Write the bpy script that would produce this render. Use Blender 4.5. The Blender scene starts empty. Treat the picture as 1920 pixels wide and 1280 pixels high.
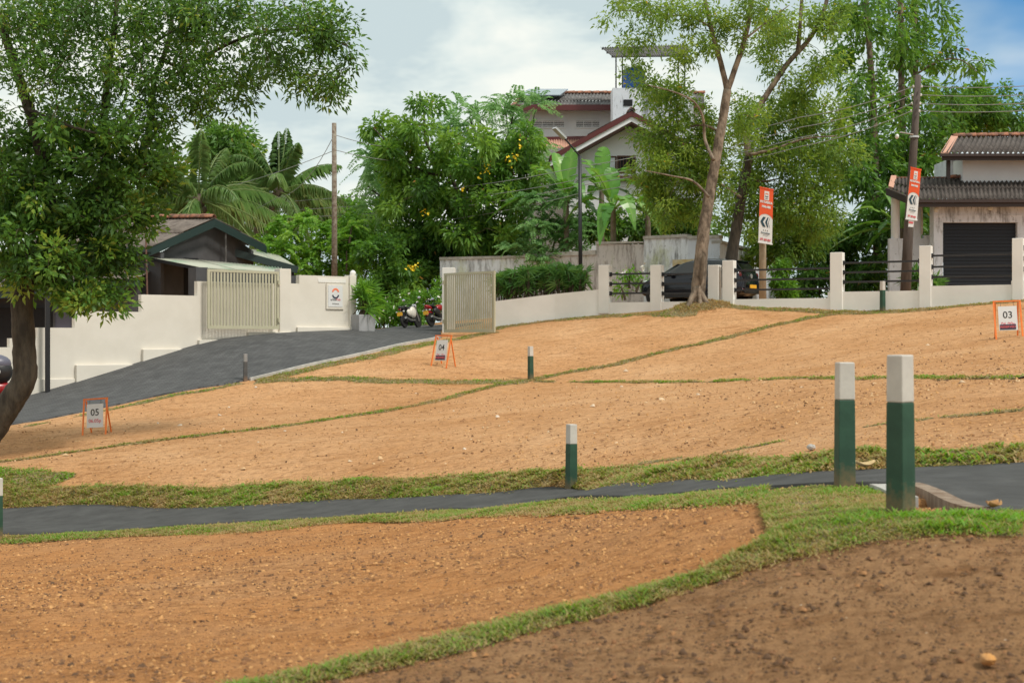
import bpy, math, random
import numpy as np
from mathutils import Vector, Matrix
R = math.radians
rng = np.random.default_rng(7)
random.seed(7)
scene = bpy.context.scene
COL = scene.collection

# ------------------------------------------------------------------ camera, world, sun, exposure
cam_data = bpy.data.cameras.new('camera'); cam = bpy.data.objects.new('camera', cam_data); COL.objects.link(cam)
cam_data.lens = 50.0; cam_data.sensor_width = 36.0; cam_data.sensor_fit = 'HORIZONTAL'
cam.location = (0, 0, 0); cam.rotation_euler = (R(90), 0, 0)
cam_data.clip_start = 0.1; cam_data.clip_end = 3000
cam_data.dof.use_dof = True; cam_data.dof.focus_distance = 24.0; cam_data.dof.aperture_fstop = 4.0
scene.camera = cam
SUN_EL, SUN_AZ = 55.0, 128.0          # azimuth clockwise from +Y: behind the camera on the right
world = bpy.data.worlds.new('World'); scene.world = world; world.use_nodes = True
def build_world():
    nt = world.node_tree; nt.nodes.clear(); N = nt.nodes.new; K = nt.links.new
    out = N('ShaderNodeOutputWorld'); mix = N('ShaderNodeMixShader')
    bs = N('ShaderNodeBackground'); bc = N('ShaderNodeBackground')
    sky = N('ShaderNodeTexSky'); sky.sky_type = 'NISHITA'; sky.sun_disc = False
    sky.sun_elevation = R(SUN_EL); sky.sun_rotation = R(SUN_AZ); sky.air_density = 1.0; sky.dust_density = 0.0; sky.ozone_density = 6.0; sky.altitude = 2500
    bs.inputs['Strength'].default_value = 0.085
    tint = N('ShaderNodeMix'); tint.data_type = 'RGBA'; tint.blend_type = 'MULTIPLY'; tint.inputs['Factor'].default_value = 1.0; tint.inputs['B'].default_value = (0.68, 1.06, 1.06, 1)
    K(sky.outputs[0], tint.inputs['A']); K(tint.outputs['Result'], bs.inputs['Color'])
    tc = N('ShaderNodeTexCoord')
    mp = N('ShaderNodeMapping'); mp.inputs['Scale'].default_value = (1.0, 1.0, 2.6); mp.inputs['Location'].default_value = (3.1, 0.4, 1.7)
    K(tc.outputs['Generated'], mp.inputs['Vector'])
    n1 = N('ShaderNodeTexNoise'); n1.inputs['Scale'].default_value = 4.6; n1.inputs['Detail'].default_value = 5; n1.inputs['Roughness'].default_value = 0.58; n1.inputs['Distortion'].default_value = 0.3
    K(mp.outputs[0], n1.inputs['Vector'])
    cr = N('ShaderNodeValToRGB'); e = cr.color_ramp.elements
    e[0].position = 0.40; e[0].color = (0.41, 0.485, 0.50, 1)
    e[1].position = 0.58; e[1].color = (0.66, 0.675, 0.625, 1)
    m = e.new(0.47); m.color = (0.52, 0.58, 0.565, 1)
    K(n1.outputs['Fac'], cr.inputs['Fac'])
    K(cr.outputs['Color'], bc.inputs['Color']); bc.inputs['Strength'].default_value = 1.0
    # an opening in the cloud towards the upper right
    dp = N('ShaderNodeVectorMath'); dp.operation = 'DOT_PRODUCT'
    d = Vector((0.46, 1.0, 0.36)).normalized(); dp.inputs[1].default_value = d
    nm = N('ShaderNodeVectorMath'); nm.operation = 'NORMALIZE'
    K(tc.outputs['Generated'], nm.inputs[0]); K(nm.outputs[0], dp.inputs[0])
    n2 = N('ShaderNodeTexNoise'); n2.inputs['Scale'].default_value = 5.0; n2.inputs['Detail'].default_value = 4
    K(mp.outputs[0], n2.inputs['Vector'])
    ma = N('ShaderNodeMath'); ma.operation = 'MULTIPLY_ADD'; ma.inputs[1].default_value = 0.05; K(n2.outputs['Fac'], ma.inputs[0]); K(dp.outputs['Value'], ma.inputs[2])
    mr = N('ShaderNodeMapRange'); mr.interpolation_type = 'SMOOTHSTEP'
    mr.inputs['From Min'].default_value = 0.994; mr.inputs['From Max'].default_value = 1.018
    mr.inputs['To Min'].default_value = 1.0; mr.inputs['To Max'].default_value = 0.0
    K(ma.outputs[0], mr.inputs['Value'])
    K(mr.outputs[0], mix.inputs['Fac']); K(bs.outputs[0], mix.inputs[1]); K(bc.outputs[0], mix.inputs[2]); K(mix.outputs[0], out.inputs['Surface'])
build_world()
sun_data = bpy.data.lights.new('sun', 'SUN'); sun_data.energy = 2.1; sun_data.angle = R(10); sun_data.color = (1.0, 0.95, 0.86)
sun = bpy.data.objects.new('sun', sun_data); COL.objects.link(sun)
sun.rotation_euler = (R(90 - SUN_EL), 0, R(180 - SUN_AZ))
sun.location = (10, -10, 30)
vs = scene.view_settings; vs.view_transform = 'Standard'; vs.look = 'None'; vs.gamma = 1.0; vs.use_curve_mapping = False; vs.exposure = 0.55
scene.cycles.max_bounces = 10; scene.cycles.diffuse_bounces = 5; scene.cycles.glossy_bounces = 3; scene.cycles.transparent_max_bounces = 6; scene.cycles.transmission_bounces = 6
scene.cycles.use_denoising = True

# ------------------------------------------------------------------ terrain: a smooth surface through surveyed points
F = 2667.0
def U(px, py, Y): return Vector(((px-960)/F*Y, Y, (640-py)/F*Y))
SURVEY = [(-350,1280,7.2),(0,1280,6.6),(500,1280,6.2),(960,1280,5.9),(1400,1280,5.6),(1920,1280,5.3),(2300,1280,5.1),
(0,1020,20.2),(0,1150,9.8),(500,1000,17.6),(960,962,14.6),(960,1096,9.0),(1400,947,9.4),(1689,962,7.7),(1689,1010,7.1),
(1920,872,11.2),(2200,860,11.0),(1800,880,11.1),(1584,887,11.8),(1300,903,14.7),(1072,918,18.6),(700,938,20.8),(300,955,22.8),(0,955,23.9),(-300,955,25),
(1920,966,8.3),(2200,975,8.1),(1584,910,9.9),(1300,925,13.0),(1000,945,16.4),(700,965,18.4),(300,990,19.8),(0,1003,20.8),(-300,1010,21.5),
(1920,848,11.7),(1584,868,12.4),(1300,880,15.4),(1072,888,19.3),(700,905,21.7),(300,908,24.0),(0,880,26),(-300,890,27),
(994,711,37),(820,687,38.5),(175,812,31),(1893,632,31),(460,712,38),(0,865,27.5),(1920,708,20.0),(2200,690,20),(1570,590,41.8),(1500,710,27),
(1131,592,45.5),(1310,577,44.2),(1550,577,42.7),(1920,562,40),(2300,550,37.5),(925,614,46.3),
(0,800,33.5),(-300,850,31),(820,634,45.5),(660,618,46.8),(60,745,39.2),(392,640,43.3),(520,625,44.8),(-300,830,36)]
PTS = np.array([tuple(U(*c)) for c in SURVEY] + [(6,49,1.15),(12,47,1.25),(17,49,1.3),(2,50,1.0),(-3,50,.5),(-5,53,.5),(-12,47,-.9),(-18,42,-1.4),(-12,58,-.5),(0,58,1.0),(12,58,1.4),(20,58,1.5),
    (0,2,-1.5),(-4,2,-1.6),(4,2,-1.35),(-14,8,-2.2),(14,8,-.8),(-16,18,-3.2),(16,18,-.1)])
def tps_solve(P, lam=0.001):
    n = len(P); xy = P[:, :2]/10
    d = np.linalg.norm(xy[:, None]-xy[None], axis=2)
    K = np.where(d > 0, d*d*np.log(d+1e-12), 0) + lam*np.eye(n)
    A = np.zeros((n+3, n+3)); A[:n,:n] = K; A[:n,n] = 1; A[:n,n+1:] = xy; A[n:,:n] = A[:n,n:].T
    b = np.zeros(n+3); b[:n] = P[:,2]
    return xy, np.linalg.solve(A, b)
TXY, TS = tps_solve(PTS)
def smooth01(t): t = np.clip(t, 0, 1); return t*t*(3-2*t)
def H(x, y, pit=True):
    x0 = np.asarray(x, float); y0 = np.asarray(y, float); sh = np.broadcast(x0, y0).shape
    x0 = np.broadcast_to(x0, sh).ravel(); y0 = np.broadcast_to(y0, sh).ravel()
    x = np.clip(x0, -19, 19)/10; y = np.clip(y0, 1.5, 58)/10
    n = len(TXY); r = np.empty(len(x))
    for i in range(0, len(x), 50000):
        xs = x[i:i+50000, None]; ys = y[i:i+50000, None]
        d2 = (xs-TXY[None,:,0])**2 + (ys-TXY[None,:,1])**2
        r[i:i+50000] = (0.5*d2*np.log(d2+1e-20)) @ TS[:n] + TS[n] + TS[n+1]*xs[:,0] + TS[n+2]*ys[:,0]
    r += 0.26*np.exp(-(((x0-5.75)/0.95)**2 + ((y0-43.75)/0.6)**2))          # root mound of the middle tree
    if pit: r -= 0.30*np.exp(-(((x0-2.60)/0.36)**4 + ((y0-8.66)/0.24)**4))          # drain pit
    return r.reshape(sh)
def Hs(x, y): return float(H(np.array([x]), np.array([y]))[0])
_YS = np.exp(np.linspace(math.log(4), math.log(60), 2400))
def G(px, py):
    g = (640-py)/F*_YS - H((px-960)/F*_YS, _YS, False)
    i = int(np.argmax(g < 0))
    if i == 0: raise ValueError('no ground at %s,%s' % (px, py))
    a = g[i-1]/(g[i-1]-g[i]); Y = _YS[i-1] + a*(_YS[i]-_YS[i-1])
    x = (px-960)/F*Y
    return Vector((x, Y, float(H(np.array([x]), np.array([Y]), False)[0])))
def vnoise(x, y, seed=0):
    xi = np.floor(x).astype(np.int64); yi = np.floor(y).astype(np.int64); fx = x-xi; fy = y-yi
    fx = fx*fx*(3-2*fx); fy = fy*fy*(3-2*fy)
    def h(a, b):
        n = (a*374761393 + b*668265263 + seed*144665) & 0x7fffffff
        n = ((n ^ (n >> 13))*1274126177) & 0x7fffffff
        return ((n ^ (n >> 16)) & 0xffff)/65535.0
    return (h(xi,yi)*(1-fx)+h(xi+1,yi)*fx)*(1-fy) + (h(xi,yi+1)*(1-fx)+h(xi+1,yi+1)*fx)*fy
def fbm(x, y, seed=0, oct=3):
    r = 0; a = .5; t = 0
    for o in range(oct):
        r = r + a*vnoise(x*2**o, y*2**o, seed+o); t += a; a *= .5
    return r/t

# ------------------------------------------------------------------ helpers
def wloc(o):
    v = Vector((0,0,0))
    while o is not None: v = v + Vector(o.location); o = o.parent
    return v
def thing(name, label, cat, loc=(0,0,0), group=None):
    o = bpy.data.objects.new(name, None); COL.objects.link(o); o.empty_display_size = 0.2
    o.location = loc; o['label'] = label; o['category'] = cat
    if group: o['group'] = group
    return o
def tag(o, label=None, cat=None, group=None, kind=None):
    if label: o['label'] = label
    if cat: o['category'] = cat
    if group: o['group'] = group
    if kind: o['kind'] = kind
    return o
def copy_tree(o, parent=None):
    c = o.copy(); COL.objects.link(c); c.parent = parent
    for ch in list(o.children): copy_tree(ch, c)
    return c
def link_mesh(name, me, mats, parent=None, smooth=False):
    for m in (mats if isinstance(mats, (list, tuple)) else [mats]): me.materials.append(m)
    o = bpy.data.objects.new(name, me); COL.objects.link(o)
    if parent is not None: o.parent = parent
    if smooth: me.shade_smooth()
    return o
class MB:
    def __init__(s): s.v = []; s.f = []; s.mi = []
    def add(s, vs, fs, mi=0):
        b = len(s.v); s.v += [tuple(v) for v in vs]; s.f += [tuple(b+i for i in f) for f in fs]; s.mi += [mi]*len(fs); return s
    def hexa(s, p, mi=0):      # 8 corners: bottom 4 ccw, top 4 ccw
        return s.add(p, [(3,2,1,0),(4,5,6,7),(0,1,5,4),(1,2,6,5),(2,3,7,6),(3,0,4,7)], mi)
    def box(s, c, d, rz=0, mi=0, taper=1.0):
        cx, cy, cz = c; hx, hy, hz = d[0]/2, d[1]/2, d[2]/2; ca, sa = math.cos(rz), math.sin(rz); p = []
        for z, k in ((-hz,1.0),(hz,taper)):
            for x, y in ((-hx,-hy),(hx,-hy),(hx,hy),(-hx,hy)):
                x *= k; y *= k; p.append((cx+x*ca-y*sa, cy+x*sa+y*ca, cz+z))
        return s.hexa(p, mi)
    def wall(s, a, b, z0, z1, th, off=0.0, z1b=None, z0b=None, mi=0):
        # a, b plan points seen left-to-right from the camera; front face offset 'off' towards camera, thickness th backwards
        a = Vector(a[:2]); b = Vector(b[:2]); d = (b-a).normalized(); n = Vector((d.y, -d.x))
        z1b = z1 if z1b is None else z1b; z0b = z0 if z0b is None else z0b
        fa, fb = a+n*off, b+n*off; ba, bb = a+n*(off-th), b+n*(off-th)
        return s.hexa([(fa.x,fa.y,z0),(fb.x,fb.y,z0b),(bb.x,bb.y,z0b),(ba.x,ba.y,z0),(fa.x,fa.y,z1),(fb.x,fb.y,z1b),(bb.x,bb.y,z1b),(ba.x,ba.y,z1)], mi)
    def bar(s, a, b, w, h=None, up=(0,0,1), mi=0):
        h = w if h is None else h; a = Vector(a); b = Vector(b); d = (b-a).normalized(); u = Vector(up)
        if abs(d.dot(u)) > .98: u = Vector((0,1,0))
        r = d.cross(u).normalized(); u = r.cross(d).normalized(); r = r*(w/2); u = u*(h/2)
        p = [a-r-u, a+r-u, a+r+u, a-r+u, b-r-u, b+r-u, b+r+u, b-r+u]
        return s.add(p, [(0,1,2,3),(7,6,5,4),(0,4,5,1),(1,5,6,2),(2,6,7,3),(3,7,4,0)], mi)
    def tube(s, path, radii, n=8, mi=0, cap=True, wob=0.0, seed=0):
        path = [Vector(p) for p in path]; m = len(path)
        if not hasattr(radii, '__len__'): radii = [radii]*m
        vs = []; fs = []; rd = random.Random(seed); prev = None
        for i, p in enumerate(path):
            t = (path[min(i+1,m-1)]-path[max(i-1,0)]).normalized()
            if prev is None: u = t.cross(Vector((0.13,1,0.2)) if abs(t.y) < .9 else Vector((1,0,0))).normalized()
            else: u = (prev - t*prev.dot(t)).normalized()
            prev = u; w = t.cross(u)
            for k in range(n):
                a = 2*math.pi*k/n; r = radii[i]*(1+wob*(rd.random()-.5)); vs.append(p + (u*math.cos(a)+w*math.sin(a))*r)
        for i in range(m-1):
            for k in range(n):
                fs.append((i*n+k, i*n+(k+1)%n, (i+1)*n+(k+1)%n, (i+1)*n+k))
        if cap: fs.append(tuple(reversed(range(n)))); fs.append(tuple((m-1)*n+k for k in range(n)))
        return s.add(vs, fs, mi)
    def prism(s, poly, ext, mi=0):    # polygon of 3D points, extruded by vector
        n = len(poly); e = Vector(ext); vs = [Vector(p) for p in poly] + [Vector(p)+e for p in poly]
        return s.add(vs, [tuple(range(n)), tuple(reversed(range(n,2*n)))] + [(i, i+n, (i+1)%n+n, (i+1)%n) for i in range(n)], mi)
    def lathe(s, c, prof, n=16, axis='z', mi=0):
        vs = []; fs = []; m = len(prof); c = Vector(c)
        for r, z in prof:
            for k in range(n):
                a = 2*math.pi*k/n; x, y = r*math.cos(a), r*math.sin(a)
                vs.append(c + (Vector((x,y,z)) if axis == 'z' else Vector((x,z,y)) if axis == 'y' else Vector((z,x,y))))
        for i in range(m-1):
            for k in range(n): fs.append((i*n+k, i*n+(k+1)%n, (i+1)*n+(k+1)%n, (i+1)*n+k))
        fs.append(tuple(range(n))); fs.append(tuple((m-1)*n+k for k in range(n)))
        return s.add(vs, fs, mi)
    def blob(s, c, r, n=12, m=8, rot=None, mi=0):
        vs = []; fs = []; M = rot or Matrix.Identity(3); c = Vector(c)
        for i in range(m+1):
            th = math.pi*i/m
            for k in range(n):
                a = 2*math.pi*k/n; vs.append(c + M @ Vector((r[0]*math.sin(th)*math.cos(a), r[1]*math.sin(th)*math.sin(a), r[2]*math.cos(th))))
        for i in range(m):
            for k in range(n): fs.append((i*n+k, (i+1)*n+k, (i+1)*n+(k+1)%n, i*n+(k+1)%n))
        return s.add(vs, fs, mi)
    def build(s, name, mats, parent=None, smooth=False, bevel=0.0, world=True):
        off = wloc(parent) if (parent is not None and world) else Vector((0,0,0))
        me = bpy.data.meshes.new(name); me.from_pydata([(x-off.x, y-off.y, z-off.z) for x, y, z in s.v], [], s.f)
        if any(s.mi): me.polygons.foreach_set('material_index', s.mi)
        me.update()
        o = link_mesh(name, me, mats, parent, smooth)
        if bevel:
            b = o.modifiers.new('bevel', 'BEVEL'); b.width = bevel; b.segments = 2; b.limit_method = 'ANGLE'; b.angle_limit = R(40)
        return o
def np_mesh(name, V, T, mats, parent=None, tone=None, world=True, smooth=False):
    V = np.asarray(V, np.float32).reshape(-1,3)
    if parent is not None and world: V = V - np.array(tuple(wloc(parent)), np.float32)
    T = np.asarray(T, np.int32).reshape(-1,3)
    me = bpy.data.meshes.new(name); me.vertices.add(len(V)); me.vertices.foreach_set('co', V.ravel())
    me.loops.add(T.size); me.loops.foreach_set('vertex_index', T.ravel())
    me.polygons.add(len(T)); me.polygons.foreach_set('loop_start', np.arange(0, T.size, 3, dtype=np.int32))
    me.update(calc_edges=True)
    if tone is not None:
        a = me.attributes.new('tone', 'FLOAT', 'POINT'); a.data.foreach_set('value', np.asarray(tone, np.float32))
    return link_mesh(name, me, mats, parent, smooth)
def catmull(pts, k=6):
    P = [Vector(p) for p in pts]; out = []
    for i in range(len(P)-1):
        a = P[max(i-1,0)]; b = P[i]; c = P[i+1]; d = P[min(i+2,len(P)-1)]
        for j in range(k):
            t = j/k; out.append(0.5*((2*b)+(c-a)*t+(2*a-5*b+4*c-d)*t*t+(3*b-a-3*c+d)*t**3))
    out.append(P[-1]); return out
def resample(pts, n):
    P = np.array([tuple(p) for p in pts]); d = np.r_[0, np.cumsum(np.linalg.norm(np.diff(P, axis=0), axis=1))]
    t = np.linspace(0, d[-1], n); return np.stack([np.interp(t, d, P[:,i]) for i in range(P.shape[1])], 1)
def text_mesh(name, body, size, mat, parent, M, align='CENTER', ex=0.0015, sx=1.0, bold=0.0):
    cu = bpy.data.curves.new('text', 'FONT'); cu.body = body; cu.size = size; cu.align_x = align; cu.align_y = 'CENTER'; cu.extrude = ex; cu.offset = bold; cu.resolution_u = 3
    ob = bpy.data.objects.new('text', cu); me = bpy.data.meshes.new_from_object(ob)
    bpy.data.objects.remove(ob); bpy.data.curves.remove(cu)
    me.transform(M @ Matrix.Diagonal((sx,1,1,1))); me.name = name
    return link_mesh(name, me, mat, parent)

# ------------------------------------------------------------------ materials
def srgb(r, g, b): return tuple(((c/255)/12.92 if c/255 <= .04045 else ((c/255+.055)/1.055)**2.4) for c in (r,g,b))
def mat(name, col, rough=.7, col2=None, scale=4.0, detail=4, bump=0.0, bscale=None, metal=0.0, stretch=None, lo=.35, hi=.65, spec=.5, bdist=.02):
    m = bpy.data.materials.new(name); m.use_nodes = True; nt = m.node_tree; b = nt.nodes['Principled BSDF']
    b.inputs['Base Color'].default_value = (*col, 1); b.inputs['Roughness'].default_value = rough; b.inputs['Metallic'].default_value = metal
    b.inputs['Specular IOR Level'].default_value = spec
    tc = nt.nodes.new('ShaderNodeTexCoord'); mp = nt.nodes.new('ShaderNodeMapping'); nt.links.new(tc.outputs['Object'], mp.inputs['Vector'])
    if stretch: mp.inputs['Scale'].default_value = stretch
    if col2 is not None:
        n = nt.nodes.new('ShaderNodeTexNoise'); n.inputs['Scale'].default_value = scale; n.inputs['Detail'].default_value = detail; n.inputs['Roughness'].default_value = .6
        nt.links.new(mp.outputs[0], n.inputs['Vector'])
        r = nt.nodes.new('ShaderNodeValToRGB'); r.color_ramp.elements[0].position = lo; r.color_ramp.elements[1].position = hi
        r.color_ramp.elements[0].color = (*col, 1); r.color_ramp.elements[1].color = (*col2, 1)
        nt.links.new(n.outputs['Fac'], r.inputs['Fac']); nt.links.new(r.outputs['Color'], b.inputs['Base Color'])
    if bump:
        n2 = nt.nodes.new('ShaderNodeTexNoise'); n2.inputs['Scale'].default_value = bscale or scale*4; n2.inputs['Detail'].default_value = 5
        nt.links.new(mp.outputs[0], n2.inputs['Vector'])
        bp = nt.nodes.new('ShaderNodeBump'); bp.inputs['Strength'].default_value = bump; bp.inputs['Distance'].default_value = bdist
        nt.links.new(n2.outputs['Fac'], bp.inputs['Height']); nt.links.new(bp.outputs['Normal'], b.inputs['Normal'])
    return m
def leaf_mat(name, cols, trans=.35, rough=.5, vary=0.35):
    """cols: list of (position, colour) over the per-leaf 'tone' attribute"""
    m = bpy.data.materials.new(name); m.use_nodes = True; nt = m.node_tree; b = nt.nodes['Principled BSDF']; out = nt.nodes['Material Output']
    at = nt.nodes.new('ShaderNodeAttribute'); at.attribute_name = 'tone'
    r = nt.nodes.new('ShaderNodeValToRGB'); el = r.color_ramp.elements
    el[0].position = cols[0][0]; el[0].color = (*cols[0][1],1); el[1].position = cols[-1][0]; el[1].color = (*cols[-1][1],1)
    for p, c in cols[1:-1]: k = el.new(p); k.color = (*c,1)
    nt.links.new(at.outputs['Fac'], r.inputs['Fac']); nt.links.new(r.outputs['Color'], b.inputs['Base Color'])
    b.inputs['Roughness'].default_value = rough; b.inputs['Specular IOR Level'].default_value = .35
    tr = nt.nodes.new('ShaderNodeBsdfTranslucent'); mx = nt.nodes.new('ShaderNodeMixShader'); mx.inputs['Fac'].default_value = trans
    hs = nt.nodes.new('ShaderNodeHueSaturation'); hs.inputs['Saturation'].default_value = 1.1; hs.inputs['Value'].default_value = 1.5; hs.inputs['Hue'].default_value = .485
    nt.links.new(r.outputs['Color'], hs.inputs['Color']); nt.links.new(hs.outputs['Color'], tr.inputs['Color'])
    nt.links.new(b.outputs[0], mx.inputs[1]); nt.links.new(tr.outputs[0], mx.inputs[2]); nt.links.new(mx.outputs[0], out.inputs['Surface'])
    return m
M = {}
M['cream'] = mat('cream_paint', (.655,.61,.535), .8, (.71,.665,.59), 1.2, 5, .15, 60, bdist=.004)
M['cream2'] = mat('fence_paint', (.72,.70,.66), .8, (.78,.76,.72), 1.6, 5, .15, 60, bdist=.004)
M['gate'] = mat('gate_paint', (.43,.41,.29), .5, (.48,.455,.33), 2.0)
M['black'] = mat('black_metal', (.014,.015,.018), .45)
M['steel'] = mat('dark_steel', (.03,.032,.036), .4, metal=.6)
M['green_paint'] = mat('green_paint', (.013,.052,.030), .65, (.022,.075,.044), 6, 4, .25, 40, bdist=.004)
M['white_paint'] = mat('white_paint', (.47,.44,.40), .8, (.56,.53,.48), 5, 4, .25, 40, bdist=.004)
M['grey_paint'] = mat('grey_post_paint', (.06,.06,.062), .7, (.085,.085,.085), 6)
M['lgrey_paint'] = mat('light_grey_post_paint', (.22,.22,.22), .7, (.27,.27,.27), 6)
M['orange'] = mat('orange_paint', (.78,.17,.025), .45, (.85,.21,.03), 8)
M['board'] = mat('sign_board', (.66,.66,.66), .5)
M['ink'] = mat('black_ink', (.012,.012,.014), .6)
M['navy'] = mat('navy_ink', (.02,.03,.06), .6)
M['red_ink'] = mat('red_ink', (.62,.10,.11), .6)
M['pink_ink'] = mat('pink_ink', (.60,.16,.19), .6)
M['teal'] = mat('dark_teal_ink', (.012,.05,.075), .6)
M['banner_orange'] = mat('banner_orange', (.80,.095,.015), .55, (.74,.08,.012), 3)
M['banner_white'] = mat('banner_white', (.72,.71,.70), .55)
M['logo_orange'] = mat('logo_orange', (.85,.20,.09), .5)
M['bark'] = mat('bark', (.024,.018,.012), .9, (.075,.060,.042), 7, 6, .9, 14, stretch=(1,1,.28), bdist=.03)
M['bark2'] = mat('pale_bark', (.085,.062,.043), .9, (.27,.21,.155), 6, 6, .8, 16, stretch=(1,1,.5), lo=.4, hi=.62, bdist=.03)
M['twig'] = mat('twig_bark', (.06,.04,.025), .9, (.12,.09,.06), 5)
M['palmbark'] = mat('palm_bark', (.12,.09,.06), .9, (.2,.16,.12), 4)
M['concrete'] = mat('weathered_concrete', (.36,.34,.31), .85, (.5,.48,.45), 5, 5, .3, 40, bdist=.006)
M['planter'] = mat('grey_planter', (.30,.30,.31), .7, (.37,.37,.38), 3, 4, .2, 40)
M['drain'] = mat('drain_concrete', (.16,.10,.06), .9, (.3,.23,.17), 9, 4, .4, 40, stretch=(1,1,.2))
M['house_grey'] = mat('dark_grey_plaster', (.055,.055,.06), .85, (.075,.075,.08), 2)
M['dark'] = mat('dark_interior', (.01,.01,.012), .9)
M['dkgreen'] = mat('dark_green_fascia', (.012,.03,.028), .5)
M['maroon'] = mat('maroon_gutter', (.10,.016,.016), .45)
M['brown_gutter'] = mat('brown_gutter', (.035,.018,.014), .45)
M['house_white'] = mat('white_plaster', (.72,.72,.75), .85, (.79,.79,.81), 1.5)
M['clay'] = mat('clay_tile', (.12,.065,.048), .85, (.36,.15,.085), 6, 5, lo=.38, hi=.6)
M['rust'] = mat('rusty_steel', (.10,.05,.035), .85, (.17,.09,.065), 9, 5)
M['clay_pale'] = mat('pale_clay', (.52,.27,.19), .8, (.58,.33,.24), 5)
M['solar'] = mat('solar_panel', (.22,.27,.32), .15, spec=.8)
M['alu'] = mat('aluminium', (.6,.6,.6), .35, metal=.8)
M['blue_tank'] = mat('blue_tank_plastic', (.015,.10,.38), .45)
M['wood'] = mat('dark_wood', (.09,.035,.02), .6)
M['shutter'] = mat('shutter_slats', (.016,.017,.023), .5, spec=.3)
M['pole'] = mat('timber_pole', (.055,.042,.036), .9, (.125,.10,.085), 5, 5, .4, 20, stretch=(1,1,.15))
M['cpole'] = mat('concrete_pole', (.30,.235,.16), .9, (.38,.31,.22), 4)
M['lpole'] = mat('lichen_pole', (.13,.085,.06), .9, (.28,.25,.2), 9, 5, .3, 20)
M['wire'] = mat('wire', (.26,.26,.26), .5)
M['ceramic'] = mat('white_ceramic', (.7,.7,.68), .3)
M['tyre'] = mat('rubber', (.012,.012,.012), .8)
M['rim'] = mat('alloy', (.5,.5,.5), .3, metal=.9)
M['carpaint'] = mat('black_car_paint', (.010,.012,.020), .08, spec=.45)
M['glass'] = mat('car_glass', (.012,.015,.016), .03, spec=.6)
M['redlamp'] = mat('red_lamp', (.14,.006,.01), .2)
M['headlamp'] = mat('head_lamp', (.6,.62,.64), .1)
M['plate'] = mat('yellow_plate', (.80,.42,.03), .5)
M['red'] = mat('red_paint', (.28,.008,.012), .3)
M['whitegloss'] = mat('white_gloss', (.66,.62,.54), .25)
M['blackplastic'] = mat('black_plastic', (.014,.014,.016), .45)
M['greyplastic'] = mat('grey_plastic', (.10,.10,.14), .4)
M['mirror'] = mat('mirror_glass', (.55,.58,.7), .05, metal=.8)
M['ochre'] = mat('yellow_sheet', (.55,.38,.14), .7, (.62,.52,.34), 5)
M['flower_y'] = mat('yellow_petals', (.80,.58,.015), .6)
M['flower_w'] = mat('white_petals', (.75,.74,.66), .6)
M['dry'] = mat('dry_leaf', (.30,.14,.05), .8, (.45,.26,.10), 10)
M['pale_dry'] = mat('pale_dry_leaf', (.55,.40,.2), .8)
M['stone_y'] = mat('ochre_stone', (.52,.24,.06), .9, (.42,.22,.09), 10)

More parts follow.
